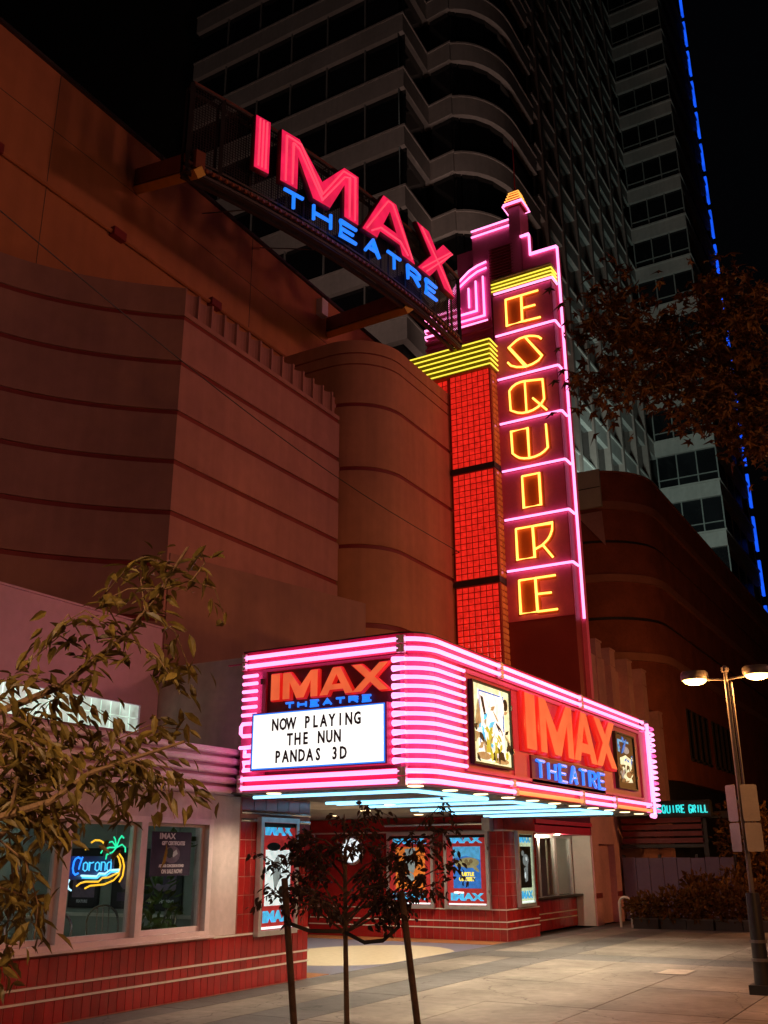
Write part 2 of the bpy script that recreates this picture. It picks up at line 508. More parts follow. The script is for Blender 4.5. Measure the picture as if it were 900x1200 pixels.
# -- storefront
gr_back = obj('storefront_base', MB().box(-10.0, -9.713, 3.0, 14.3, 0, .765), m_grout, th)
tile_cache = {}
def tile_mesh(w, h):
    k = (round(w, 3), round(h, 3))
    if k not in tile_cache:
        # face in x,z looking to -y, slightly chamfered
        c = min(.006, w * .06)
        m = MB()
        vs = [(0, 0, 0), (w, 0, 0), (w, 0, h), (0, 0, h), (c, -.02, c), (w - c, -.02, c), (w - c, -.02, h - c), (c, -.02, h - c)]
        m.add(vs, [(4, 5, 6, 7), (0, 1, 5, 4), (1, 2, 6, 5), (2, 3, 7, 6), (3, 0, 4, 7)])
        tile_cache[k] = mesh_from('tile', m, m_tile)
    return tile_cache[k]
def tiles(parent, face, u0, u1, z0, z1, w, h, skip=(), g=.004):
    """face: ('x', X) looks to +x and u is y; ('y', Y) looks to -y and u is x"""
    nu = max(1, round((u1 - u0) / w)); nz = max(1, round((z1 - z0) / h))
    du, dz = (u1 - u0) / nu, (z1 - z0) / nz
    me = tile_mesh(du - g, dz - g)
    for a in range(nu):
        for b in range(nz):
            u = u0 + a * du + g / 2; z = z0 + b * dz + g / 2
            if any(u + du * .15 > s[0] and u + du * .85 < s[1] and z + dz * .15 > s[2] and z + dz * .85 < s[3] for s in skip):
                continue
            j = (random.uniform(-.006, .006), 0, random.uniform(-.008, .008))
            if face[0] == 'x': inst('tile', me, parent, (face[1] - .02 + random.uniform(-.001, .001), u, z), (j[0], 0, PI / 2 + j[2]))
            else: inst('tile', me, parent, (u, face[1] + .02 + random.uniform(-.001, .001), z), (j[0], 0, j[2]))
for z0, z1 in ((.01, .265), (.285, .415), (.435, .745)):
    tiles(gr_back, ('x', -9.705), 7.0, 14.3, z0, z1, .146, z1 - z0)
for zc in (.275, .425):
    obj('trim_strip', MB().box(-9.74, -9.690, 3.0, 14.31, zc - .011, zc + .011), m_strip, gr_back)
obj('trim_strip', MB().box(-9.74, -9.690, 11.9, 14.31, .748, .77), m_strip, gr_back)
tw = obj('tiled_pier', MB().box(-10.0, -9.715, 12.42, 14.3, .771, 2.735), m_grout, th)
tiles(tw, ('x', -9.707), 12.43, 14.3, .775, 2.36, .147, .265, skip=((12.8, 13.86, .7, 2.44),))
for zc in (2.385, 2.50):
    obj('chrome_band', MB().tube([(-9.72, 12.44, zc), (-9.72, 14.3, zc)], .03, 8), m_chrome, tw)
tiles(tw, ('x', -9.707), 12.43, 14.3, 2.53, 2.72, .3, .19)
# plaster round the window
sw = MB().box(-10.0, -9.72, 11.735, 12.415, .775, 2.719).box(-10.0, -9.72, 3.0, 5.2, .775, 2.719).box(-10.0, -9.722, 5.2, 11.735, 2.365, 2.719)
obj('storefront_wall', sw, m_plaster, th)
win = obj('window', MB().box(-9.86, -9.66, 5.2, 11.735, 2.29, 2.366).box(-9.86, -9.66, 5.2, 11.735, .80, .865)
          .box(-9.862, -9.658, 8.92, 9.04, .865, 2.29).box(-9.862, -9.658, 10.24, 10.36, .865, 2.29).box(-9.862, -9.658, 11.64, 11.736, .80, 2.366)
          .box(-9.862, -9.658, 7.5, 7.6, .865, 2.29).box(-9.862, -9.658, 5.2, 5.3, .865, 2.29), m_frame, th)
for a, b in ((5.3, 7.5), (7.6, 8.92), (9.04, 10.24), (10.36, 11.64)):
    obj('pane', MB().box(-9.80, -9.79, a - .005, b + .005, .86, 2.295), m_glass, win)
    obj('sash', MB().box(-9.83, -9.76, a, b, .866, .93).box(-9.83, -9.76, a, b, 2.25, 2.289).box(-9.829, -9.761, a, a + .045, .93, 2.25).box(-9.829, -9.761, b - .045, b, .93, 2.25), m_frame, win)
obj('sill', MB().box(-9.9, -9.60, 5.1, 11.80, .772, .802), m_frame, win)
# ribbed cornice
for k in range(5):
    z = 2.735 + k * .142
    prof = [(-9.95, z), (-9.56, z), (-9.535, z + .015), (-9.53, z + .05), (-9.55, z + .085), (-9.58, z + .095), (-9.95, z + .095)]
    n = len(prof)
    m = MB(); vs = [(p[0], 3.0, p[1]) for p in prof] + [(p[0], 12.36, p[1]) for p in prof]
    m.add(vs, [tuple(range(n)), tuple(range(n, 2 * n))[::-1]] + [(i, n + i, n + (i + 1) % n, (i + 1) % n) for i in range(n)])
    obj('cornice_rib', m, m_rib, th)
obj('cornice_back', MB().box(-13.2, -9.66, 3.0, 12.18, 2.725, 3.40), m_magenta_dk if False else m_purple, th)
# interior of the corner cafe
obj('interior_wall', MB().box(-13.35, -13.2, 3.0, 12.4, .0, 2.72).box(-13.2, -10.05, 12.25, 12.4, 0, 2.72).box(-13.2, -10.05, 2.9, 3.0, 0, 2.72), m_interior, th)
obj('interior_floor', MB().box(-13.2, -10.0, 3.0, 12.25, -.1, .02), m_intfloor, th)
obj('interior_ceiling', MB().box(-13.2, -10.0, 3.0, 12.25, 2.66, 2.71), m_white, th)
obj('chair_rail', MB().box(-13.2, -13.17, 3.0, 12.25, .95, 1.0).box(-13.17, -10.05, 12.22, 12.25, .97, 1.02), m_strip, th)
# mauve upper wall with its band of glass block
uw = MB().box(-11.7, -11.36, 2.0, 12.19, 4.17, 5.50).box(-11.7, -11.36, 2.0, 12.19, 3.40, 3.74).box(-11.7, -11.36, 11.80, 12.19, 3.74, 4.17).box(-11.7, -11.36, 2.0, 5.6, 3.74, 4.17)
upw = obj('upper_wall', uw, m_purple, th)
obj('coping', MB().box(-11.74, -11.33, 2.0, 12.185, 5.50, 5.53), m_purple, upw)
bm_ = MB().box(-.05, .05, .010, .196, .010, .205)
blk = mesh_from('glass_block', bm_, m_blockwin)
for a in range(30):
    for b in range(2):
        inst('glass_block', blk, upw, (-11.44, 5.62 + a * .206, 3.742 + b * .214))
obj('block_backing', MB().box(-11.6, -11.52, 5.6, 11.8, 3.74, 4.17), m_blockgrid, upw)
# grey rendered end wall beside the marquee
obj('end_wall', MB().box(-11.6, -9.46, 12.2, 17.5, 2.77, 4.84), m_gray, th)
# slanted plinth below the fin
obj('fin_plinth', MB().prism([(-11.38, 12.26), (-10.30, 17.1), (-11.0, 17.3), (-13.0, 17.3), (-13.0, 12.6)], 4.7, 6.88), m_stucco_dk, th)
# fin wall and concave wall, in courses between recessed red grooves
ZG = [11.57, 10.60, 9.58, 8.60, 7.62, 6.66, 5.70]
curve = []
for k in range(15):
    q = 3.6 * k / 14                     # concave sweep from the sharp corner back to the left
    curve.append((-11.4 - 1.25 * q + .17 * q * q, 12.2 - q))
tops = [12.22] + [g - .05 for g in ZG]
bots = [g + .05 for g in ZG] + [4.7]
for zt, zb in zip(tops, bots):
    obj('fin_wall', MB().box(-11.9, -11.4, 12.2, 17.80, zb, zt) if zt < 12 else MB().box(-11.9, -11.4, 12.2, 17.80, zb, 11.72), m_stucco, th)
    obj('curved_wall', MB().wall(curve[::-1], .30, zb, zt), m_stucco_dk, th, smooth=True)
for g in ZG:
    obj('groove', MB().box(-11.9, -11.435, 12.24, 17.80, g - .05, g + .05), m_groove, th)
    gp = [(x - .03, y + .035) for x, y in curve[::-1]]
    obj('groove', MB().wall(gp, .25, g - .05, g + .05), m_groove, th)
# scooped parapet along the fin
obj('parapet_back', MB().box(-11.9, -11.56, 12.2, 17.80, 11.72, 12.24), m_stucco, th)
nf = 14; fwid = 5.6 / nf
sc_ = []
for k in range(9):
    t = PI * k / 8
    sc_.append((-fwid * .44 * math.cos(t), -.14 * math.sin(t)))
m = MB()
pl = [(0, -fwid / 2)] + [(s[1], s[0]) for s in sc_] + [(0, fwid / 2), (-.165, fwid / 2), (-.165, -fwid / 2)]
m.prism(pl, 0, .52)
me_fl = mesh_from('parapet_flute', m, m_stucco)
for k in range(nf):
    inst('parapet_flute', me_fl, th, (-11.398, 12.2 + fwid * (k + .5), 11.722))
# drum
def drum_path(d=0.0):
    p = [(-13.6, 17.66 + d)]
    for k in range(15):
        t = PI / 2 * k / 14
        p.append((-11.72 + (1.32 - d) * math.sin(t), 18.98 - (1.32 - d) * math.cos(t)))
    p += [(-10.4 - d, 21.75)]
    return p
dz = [(13.75, 13.42), (13.38, 13.12), (13.08, 12.07), (11.97, 10.43), (10.33, 8.53), (8.43, 6.72), (6.60, 4.7)]
for zt, zb in dz:
    obj('drum_wall', MB().prism(drum_path() + [(-13.6, 21.75)], zb, zt), m_drum, th, smooth=True)
obj('groove', MB().prism(drum_path(.03) + [(-13.6, 21.75)], 4.8, 13.7), m_groove, th, smooth=True)
# auditorium box behind
aud = obj('auditorium_wall', MB().box(-30, -13.7, -8, 28, 4.9, 17.12), m_orange, th)
obj('coping', MB().box(-30, -13.62, -8, 28, 17.12, 17.2), m_dark, aud)
for yy in (4.0, 10.5, 17.0, 23.5):
    obj('panel_joint', MB().box(-13.71, -13.692, yy - .005, yy + .005, 12, 17.11), m_joint, aud)
obj('panel_joint', MB().box(-13.71, -13.690, -8, 28, 15.72, 15.728), m_joint, aud)
obj('conduit', MB().tube([(-13.64, -2, 14.35), (-13.64, 22, 14.35)], .05, 6), m_orange, aud)
for yy in (9.0, 12.2, 15.4):
    obj('conduit_box', MB().box(-13.72, -13.54, yy, yy + .35, 14.25, 14.45), m_groove, aud)
obj('hatch_bracket', MB().box(-13.72, -13.5, 20.0, 20.3, 16.4, 16.9), m_white, aud)
# recess walls and the ceiling inside
obj('recess_wall', MB().box(-15.5, -15.25, 14.3, 22.6, 0, 2.76), m_tile, th)
obj('recess_wall', MB().box(-15.5, -10.01, 14.1, 14.3, .002, 2.72), m_plaster, th)
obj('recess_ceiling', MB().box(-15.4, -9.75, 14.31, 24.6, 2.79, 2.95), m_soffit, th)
# wing beyond the ticket window, with stepped pilasters
obj('wing_wall', MB().box(-12, -9.7, 28.85, 29.45, 0, 8.0).box(-12, -9.9, 29.45, 30.9, 0, 8.0).box(-12, -9.7, 30.9, 31.4, 0, 8.0).box(-12, -9.702, 29.45, 30.9, 2.2, 8.0)
    .box(-12, -10.0, 31.4, 37, 0, 8.0).box(-12, -11.0, 23.2, 28.85, 4.85, 8.0), m_pilaster, th)
obj('dado_band', MB().box(-9.75, -9.69, 28.9, 29.44, .72, .86).box(-9.75, -9.69, 30.91, 31.39, .72, .86), m_blade_dk, th)
for y0, zt in ((30.5, 8.55), (31.95, 8.5), (33.9, 8.45), (35.7, 8.38), (37.5, 7.05)):
    p = obj('pilaster', MB().box(-10.6, -9.66, y0, y0 + .55, 0 if y0 > 37 else 4.5, zt - .62).box(-10.6, -9.66, y0, y0 + .55, zt - .58, zt - .06), m_pilaster, th)
    obj('pilaster_cap', MB().box(-10.55, -9.70, y0 + .03, y0 + .52, zt - .62, zt - .58).box(-10.6, -9.63, y0 - .03, y0 + .58, zt - .06, zt), m_pilaster, p)
for y0 in (32.6, 34.5, 36.2):
    obj('wing_infill', MB().box(-10.6, -10.0 + .02, y0, y0 + .9, 4.5, 8.2), m_stucco_dk, th)

# ================================================================ box office under the marquee
bo = thing('box_office', 'red tiled box office corner with poster cases and white trim under the marquee', 'ticket booth', (-9.9, 22.6, 0))
core = obj('wall_core', MB().box(-15.2, -9.709, 22.449, 24.45, 0, 2.78), m_grout, bo)
sk = ((-11.28, -10.05, .68, 2.45), (-12.87, -11.52, .68, 2.45))
tiles(core, ('y', 22.44), -13.0, -9.72, .70, 2.42, .172, .287, skip=sk)
for z0, z1 in ((.01, .265), (.285, .415), (.435, .672)):
    tiles(core, ('y', 22.44), -13.0, -9.72, z0, z1, .172, z1 - z0)
    tiles(core, ('x', -9.70), 22.455, 24.45, z0, z1, .172, z1 - z0)
obj('tile_field', MB().box(-15.2, -13.005, 22.441, 22.47, .01, 2.42), m_tile, core)
tiles(core, ('x', -9.70), 22.455, 24.45, .70, 2.42, .172, .287, skip=((23.03, 24.06, .7, 2.45),))
for zc in (.275, .425, .685, 2.44):
    obj('trim_strip', MB().box(-15.2, -9.685, 22.425, 22.47, zc - .011, zc + .011).box(-9.74, -9.685, 22.47, 24.46, zc - .011, zc + .011), m_strip, bo)
obj('tile_header', MB().box(-15.2, -9.70, 22.44, 24.45, 2.47, 2.775), m_tile, bo)
obj('chrome_rail', MB().tube([(-12.9, 22.36, 2.6), (-10.1, 22.36, 2.6)], .035, 8), m_chrome, bo)
obj('camera_box', MB().box(-10.15, -9.95, 22.2, 22.43, 2.42, 2.72), m_alu, bo)
ph = obj('porthole', MB(), m_alu, bo) if False else None
m = MB()
ring = [(-13.9 + .32 * math.cos(t), 22.40, 2.02 + .32 * math.sin(t)) for t in [2 * PI * k / 24 for k in range(25)]]
m.tube(ring, .04, 6)
ph = obj('porthole_rim', m, m_alu, bo)
obj('porthole_glass', MB().plate_xz([(-13.9 + .30 * math.cos(t), 2.02 + .30 * math.sin(t)) for t in [2 * PI * k / 24 for k in range(24)]], 22.41, 22.44), m_lightbox, ph)
# ticket window bay
tb = obj('ticket_bay', MB().box(-12.5, -10.262, 24.46, 28.80, 2.42, 2.76).box(-12.5, -10.3, 24.46, 28.8, 0, .80), m_grout, bo)
tiles(tb, ('x', -10.25), 24.5, 28.78, .01, .265, .2, .255)
tiles(tb, ('x', -10.25), 24.5, 28.78, .285, .415, .2, .13)
tiles(tb, ('x', -10.25), 24.5, 28.78, .435, .77, .2, .335)
for zc in (.275, .425):
    obj('trim_strip', MB().box(-10.3, -10.235, 24.46, 28.8, zc - .011, zc + .011), m_strip, tb)
obj('counter', MB().box(-10.5, -10.05, 24.46, 28.8, .80, .85), m_dark, tb)
tf = obj('ticket_window', MB().box(-10.36, -10.26, 24.5, 28.6, 2.34, 2.419).box(-10.361, -10.259, 26.0, 26.14, .85, 2.34).box(-10.361, -10.259, 27.25, 27.40, .85, 2.34).box(-10.361, -10.259, 28.5, 28.62, .85, 2.419), m_alu, bo)
for a, b in ((24.5, 26.0), (26.14, 27.25), (27.40, 28.5)):
    obj('pane', MB().box(-10.32, -10.31, a, b, .85, 2.345), m_glass, tf)
for a in (26.3, 27.5):
    m = MB()
    pa = []
    for k in range(17): pa.append((-10.62 + .04 * math.sin(k * 1.9), a + k * .04))
    m.wall(pa, .01, .86, 2.33)
    obj('curtain', m, m_gray, tf, smooth=True)
obj('booth_room', MB().box(-12.3, -12.2, 24.4, 28.8, .8, 2.42), m_interior, bo)
obj('fascia_band', MB().box(-10.26, -9.72, 24.46, 28.84, 2.43, 2.62).box(-10.26, -9.66, 24.46, 28.84, 2.66, 2.76), m_magenta_dk, bo)
obj('white_pier', MB().box(-12.4, -9.74, 28.80, 28.849, 0, 2.42), m_white, bo)
obj('bay_light', MB().lathe([(.09, 0), (.09, .02)], (-10.0, 26.8, 2.405), 12), m_downlight, bo)
ld = bpy.data.lights.new('bay_lamp', 'POINT'); ld.energy = 48; ld.color = (1.0, .80, .52); ld.shadow_soft_size = .06
lo = bpy.data.objects.new('bay_lamp', ld); lo.parent = bo; lo.location = Vector((-9.98, 26.8, 2.33)) - Vector((-9.9, 22.6, 0)); COL.objects.link(lo)

# ================================================================ poster cases
def case(name, label, loc, rotz, w, h, d, group, art, lit=True, header=True, f=.075, fm=None):
    """local frame: x along the wall from 0 to w, z up, face to -y"""
    t = thing(name, label, 'poster case', loc, 0, group)
    kids = []
    def add(nm, me, par=None, off=(0, 0, 0)):
        o = bpy.data.objects.new(nm, me); o.parent = par or t
        o.location = off
        COL.objects.link(o); return o
    m = MB().box(0, w, -d, 0, 0, f).box(0, w, -d, 0, h - f, h).box(0, f, -d + .001, 0, f, h - f).box(w - f, w, -d + .001, 0, f, h - f)
    fr = add('frame', mesh_from('frame', m, fm or m_alu))
    add('hinge', mesh_from('hinge', MB().box(w - .02, w + .015, -d - .012, -d + .002, h * .2, h * .2 + .08).box(w - .02, w + .015, -d - .012, -d + .002, h * .75, h * .75 + .08), m_chrome), fr)
    add('backing', mesh_from('backing', MB().box(f, w - f, -.05, -.005, f, h - f), art['back']))
    iw, ih = w - 2 * f, h - 2 * f
    if header:
        tm = text_mesh('IMAX', .13 * h / 1.5, art['text'], wide=1.45, ext=.004, bold=.012)
        xs = [v.co.x for v in tm.vertices]
        sx = (iw * .84) / (max(xs) - min(xs))
        for nm, zz in (('header_lettering', f + ih * .885), ('footer_lettering', f + ih * .075)):
            o = add(nm, tm, None, (f + iw * .08 - min(xs) * sx, -.055, zz)); o.scale = (sx, 1, 1)
        add('light_tube', mesh_from('light_tube', MB().box(f + .03, w - f - .03, -.066, -.052, f + .015, f + .05), m_lightbox))
        add('header_bar', mesh_from('header_bar', MB().box(f, w - f, -.062, -.051, h - f - .07, h - f - .005), m_dark))
    for nm, col, prs in art['shapes']:
        m = MB()
        for k, pr in enumerate(prs):
            m.plate_xz([(f + iw * x, f + ih * z) for x, z in pr], -.056 - .002 * art['shapes'].index((nm, col, prs)) - .0002 * k, -.05)
        o = add(nm, mesh_from(nm, m, col))
        if len(prs) > 1: o['kind'] = 'stuff'
    for s, col, x, z, hh, wd in art.get('words', ()):
        tm = text_mesh(s, hh * ih, col, wide=wd, ext=.003, align='CENTER', bold=.006)
        add('print_lettering', tm, None, (f + iw * x, -.075, f + ih * z))
    if art.get('glass', True):
        add('pane', mesh_from('pane', MB().box(f, w - f, -d + .02, -d + .026, f, h - f), m_glass))
    t.rotation_euler = (0, 0, rotz)
    return t

def shards(seed, n, x0, x1, z0, z1, s):
    rg = random.Random(seed); out = []
    for k in range(n):
        cx, cz = rg.uniform(x0, x1), rg.uniform(z0, z1); a = rg.uniform(0, 6.28); L = s * rg.uniform(.5, 1.6); W = s * rg.uniform(.15, .5)
        pl = [(cx + L * math.cos(a), cz + L * math.sin(a)), (cx - W * math.sin(a), cz + W * math.cos(a)), (cx - L * .8 * math.cos(a), cz - L * .8 * math.sin(a)), (cx + W * math.sin(a), cz - W * math.cos(a))]
        out.append([(min(.985, max(.015, p[0])), min(.985, max(.015, p[1]))) for p in pl])
    return out
def ink(name, c, e):
    return mat('ink_' + name, c, .5, .1, 5, emit=c, estr=e, evar=.38, escale=11)
i_red = ink('red', (.55, .03, .03), .55); i_blue = ink('blue', (.03, .16, .55), .9); i_sea = ink('sea', (.10, .42, .75), .8)
i_white = ink('white', (.85, .9, .9), 1.0); i_yel = ink('yellow', (.9, .75, .05), .8); i_brown = ink('brown', (.22, .14, .06), .6)
i_olive = ink('olive', (.40, .33, .16), .6); i_orange = ink('orange', (.85, .20, .03), .8); i_black = ink('black', (.01, .012, .012), .0)
i_grey = ink('grey', (.30, .33, .33), .7); i_cyan = ink('cyan', (.08, .50, .85), 1.0); i_green = ink('green', (.45, .5, .05), .7); i_pale = ink('pale', (.75, .85, .55), .9)
def ellip(cx, cz, a, b, n=14, ph=0): return [(cx + a * math.cos(2 * PI * k / n) * math.cos(ph) - b * math.sin(2 * PI * k / n) * math.sin(ph), cz + a * math.cos(2 * PI * k / n) * math.sin(ph) + b * math.sin(2 * PI * k / n) * math.cos(ph)) for k in range(n)]
def rect(a, b, c, d): return [(a, c), (b, c), (b, d), (a, d)]
art_turtle = dict(back=i_red, text=i_cyan, shapes=[
    ('poster_print', i_blue, [rect(.16, .86, .24, .83)]), ('sky_print', i_sea, [[(.16, .66), (.5, .70), (.86, .64), (.86, .83), (.16, .83)]]),
    ('shell_print', i_olive, [ellip(.56, .60, .27, .075), ellip(.30, .575, .09, .035), ellip(.70, .54, .14, .03, ph=-.5)]), ('shell_mark_print', i_brown, [ellip(.50, .62, .05, .03), ellip(.62, .62, .05, .03), ellip(.56, .585, .05, .025)])],
    words=[('TURTLE', i_yel, .51, .415, .05, .95), ('ODYSSEY', i_yel, .51, .345, .05, .86), ('coming soon', i_white, .3, .175, .022, 1.0)])
art_orange = dict(back=i_red, text=i_cyan, shapes=[
    ('poster_print', i_orange, [rect(.15, .86, .22, .83)]), ('figure_print', i_grey, [[(.38, .80), (.62, .82), (.68, .62), (.58, .45), (.40, .50)], ellip(.5, .38, .1, .08)]), ('shade_print', i_black, [[(.2, .5), (.36, .6), (.4, .4), (.25, .3)], ellip(.72, .35, .06, .1)])])
art_bw = dict(back=i_pale, text=i_cyan, shapes=[
    ('poster_print', i_black, [rect(.10, .90, .22, .82)]), ('figure_print', i_grey, [ellip(.5, .62, .22, .09), [(.35, .5), (.65, .55), (.6, .32), (.42, .3)], ellip(.3, .72, .1, .04)]), ('shade_print', i_white, [ellip(.55, .64, .06, .03), ellip(.42, .4, .05, .05)])])
art_white = dict(back=i_red, text=i_cyan, shapes=[
    ('poster_print', i_white, [rect(.12, .88, .22, .74)]), ('figure_print', i_grey, [[(.3, .6), (.5, .7), (.6, .5), (.4, .35)]]), ('shade_print', i_black, [ellip(.35, .77, .2, .04), ellip(.6, .35, .08, .05)])])
cases = 'aluminium poster cases on the red tiled walls'
case('poster_case', 'aluminium poster case on the red tiled pier beside the cafe window', (-9.686, 12.81, .715), PI / 2, 1.03, 1.72, .09, cases, art_white)
case('poster_case', 'poster case with an orange poster, half hidden behind the staked young tree', (-12.84, 22.42, .69), 0, 1.30, 1.74, .09, cases, art_orange)
case('poster_case', 'poster case with a blue sea turtle poster on the box office front', (-11.25, 22.42, .69), 0, 1.18, 1.74, .09, cases, art_turtle)
case('poster_case', 'narrow-looking poster case with a black and white poster on the box office street side', (-9.68, 23.05, .72), PI / 2, 1.0, 1.72, .09, cases, art_bw)

# ================================================================ marquee
mq = thing('marquee', 'wide theatre marquee edged with pink neon tubes above the entrance', 'marquee', (-8.0, 17.5, 2.74))
CX, CY, RR = -6.72, 12.38, .38
def mq_path(d, y_end, x_start=-9.7, n=7):
    p = [(x_start, CY - RR - d)]
    for k in range(n + 1):
        t = -PI / 2 + PI / 2 * k / n
        p.append((CX + (RR + d) * math.cos(t), CY + (RR + d) * math.sin(t)))
    p.append((CX + RR + d, y_end))
    return p
def mq_body(d, y_end, z0, z1, xb=-9.44):
    p = mq_path(d, y_end - .35 + 0, xb)
    for k in range(1, 6):
        t = PI / 2 * k / 5
        p.append((CX + RR + d - .35 + .35 * math.cos(t), y_end - .35 + .35 * math.sin(t)))
    p.append((xb, y_end))
    return MB().prism(p, z0, z1)
obj('body', mq_body(0, 23.9, 2.98, 4.56), m_magenta, mq)
obj('crown_fascia', mq_body(.05, 22.95, 4.56, 4.84), m_magenta_dk, mq)
obj('base_fascia', mq_body(.05, 22.95, 2.76, 2.98), m_magenta_dk, mq)
obj('roof_edge', mq_body(.02, 23.8, 4.84, 4.87), m_dark, mq)
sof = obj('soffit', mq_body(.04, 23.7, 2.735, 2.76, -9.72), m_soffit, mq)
obj('crown_lip', MB().wall(mq_path(.07, 22.9), .03, 4.66, 4.68), m_magenta, mq)
def neon(pts, r=.04, mt=None, par=None, n=8, label=None):
    m = MB().tube(pts, r, n)
    return obj('neon_tube', m, mt or m_pinktube, par or mq, smooth=True, label=label)
def along(path, a, b):
    """the piece of a plan polyline between lengths a and b"""
    out = []; s = 0
    P_ = [Vector(p) for p in path]
    for i in range(len(P_) - 1):
        L = (P_[i + 1] - P_[i]).length
        lo, hi = max(a, s), min(b, s + L)
        if hi > lo + 1e-6:
            q0 = P_[i].lerp(P_[i + 1], (lo - s) / L); q1 = P_[i].lerp(P_[i + 1], (hi - s) / L)
            if not out or (out[-1] - q0).length > 1e-4: out.append(q0)
            out.append(q1)
        s += L
    return out
def plen(path): return sum((Vector(path[i + 1]) - Vector(path[i])).length for i in range(len(path) - 1))
hw = MB()
def ring_tube(d, z, y_end, cuts, mats=None):
    path = mq_path(d, y_end, -9.34)
    L = plen(path); cs = [0] + cuts + [L]
    for i in range(len(cs) - 1):
        pc = along(path, cs[i] + (.03 if i else 0), cs[i + 1] - (.03 if i < len(cs) - 2 else 0))
        pts = [(p.x, p.y, z) for p in pc]
        # turned-back ends
        e0, e1 = pts[0], pts[-1]
        neon(pts, .032, (mats or {}).get(i, m_pinktube))
        for e in (e0, e1): hw.box(e[0] - .03, e[0] + .03, e[1] - .03, e[1] + .03, z - .055, z + .055)
ring_tube(.11, 4.745, 22.75, [2.75, 5.6, 9.5])
ring_tube(.11, 4.61, 22.78, [2.75, 5.6, 9.5])
ring_tube(.11, 2.93, 22.85, [2.75, 5.9, 9.2, 11.2])
ring_tube(.11, 2.80, 22.82, [2.75, 6.0, 9.2, 11.2], {2: m_dimtube, 4: m_dimtube})
obj('tube_clip', hw, m_rib, mq, kind='stuff')
# stacked tubes round the street corner
path = mq_path(.10, 13.22, -6.53)
for k in range(12):
    z = 4.46 - k * .1265
    pts = [(p[0], p[1], z) for p in path]
    neon(pts, .027)
obj('corner_backing', MB().wall(mq_path(.03, 13.25, -6.56)[::-1], -.02, 3.02, 4.53) if False else MB().box(-6.36, -6.335, 12.45, 13.26, 3.02, 4.53), m_magenta, mq)
# short rungs and the bent run at the left end
for k in range(6):
    z = 4.46 - k * .118
    neon([(-9.36, 11.9, z), (-9.09, 11.9, z)], .026)
neon([(-9.10, 11.9, 3.74), (-9.34, 11.9, 3.74), (-9.37, 11.9, 3.70), (-9.37, 11.9, 3.60), (-9.33, 11.9, 3.56), (-9.16, 11.9, 3.56), (-9.13, 11.9, 3.52), (-9.13, 11.9, 3.43), (-9.17, 11.9, 3.39), (-9.38, 11.9, 3.39)], .026)
neon([(-9.28, 11.9, 3.35), (-9.28, 11.9, 3.27), (-9.15, 11.9, 3.27), (-9.15, 11.9, 3.17), (-9.29, 11.9, 3.17), (-9.29, 11.9, 3.06), (-9.12, 11.9, 3.06)], .026)
# far end: upright tube and a stack of rungs turning the corner
neon([(-6.26, 22.9, 2.70), (-6.26, 23.12, 2.70), (-6.26, 23.14, 2.76), (-6.26, 23.14, 4.76)], .05)
for k in range(16):
    z = 4.70 - k * .125
    neon([(-6.25, 23.26, z), (-6.25, 23.6, z), (-6.29, 23.8, z), (-6.42, 23.97, z), (-6.7, 24.02, z)], .024, m_pinktube if k % 5 else m_redtube)
# left sign panel
obj('sign_panel', MB().box(-8.95, -6.62, 11.975, 12.05, 2.99, 4.54), m_maroon, mq)
obj('panel_frame', MB().box(-9.02, -8.95, 11.93, 12.03, 2.99, 4.54).box(-6.62, -6.55, 11.93, 12.03, 2.99, 4.54).box(-8.95, -6.62, 11.932, 12.03, 4.50, 4.54), m_magenta, mq)
obj('vent_block', MB().box(-9.035, -9.0 + .02, 11.9, 11.96, 4.32, 4.40), m_maroon, mq)
def imax(par, specs, z, h, place, face_m, ret_m, depth):
    for ch, u0, u1 in specs:
        w = u1 - u0; s = min(.24 * w / .62 if ch != 'I' else w, .30 * h)
        me = loops_mesh(letter_loops(ch, w, h, s), depth, .016 if h < .6 else .035)
        me.materials.clear(); me.materials.append(ret_m)
        mf = loops_mesh(letter_loops(ch, w, h, s), .01, 0)
        mf.materials.clear(); mf.materials.append(face_m)
        place(ch, u0, z, me, mf, depth)
def put_y(Y):
    def f(ch, u0, z, me, mf, depth):
        o = inst('sign_letter', me, mq, (u0, Y, z)); o['label'] = 'orange channel letter ' + ch + ' above the white board'
        k = inst('letter_face', mf, o, (u0, Y - depth - .02, z))
    return f
def put_x(X):
    def f(ch, u0, z, me, mf, depth):
        o = inst('sign_letter', me, mq, (X, u0, z), (0, 0, PI / 2)); o['label'] = 'large orange channel letter ' + ch + ' on the street side'
        k = bpy.data.objects.new('letter_face', mf); k.parent = o; k.location = (0, -depth - .04, 0); COL.objects.link(k)
    return f
imax(mq, (('I', -8.82, -8.665), ('M', -8.60, -7.985), ('A', -7.94, -7.37), ('X', -7.38, -6.79)), 4.055, .385, put_y(11.97), m_faceor, m_returnred, .06)
imax(mq, (('I', 15.52, 15.95), ('M', 16.16, 17.80), ('A', 17.84, 19.14), ('X', 19.12, 20.42)), 3.53, .93, put_x(-6.335), m_faceor, m_returnred, .08)
def blue_word(par, word, u0, u1, z, h, fn, r, mt, nm='blue_letter', fill=.62, n=6):
    step = (u1 - u0) / len(word)
    for k, ch in enumerate(word):
        m = MB()
        for st in STROKES[ch]:
            m.tube([fn(u0 + step * k + step * (1 - fill) / 2 + p[0] * step * fill, z + p[1] * h) for p in st], r, n)
        obj(nm, m, mt, par)
blue_word(mq, 'THEATRE', -8.62, -7.06, 3.925, .075, lambda u, z: (u, 11.94, z), .017, m_bluelet)
blue_word(mq, 'THEATRE', 15.95, 19.78, 3.10, .28, lambda u, z: (-6.27, u, z), .029, m_bluelet)
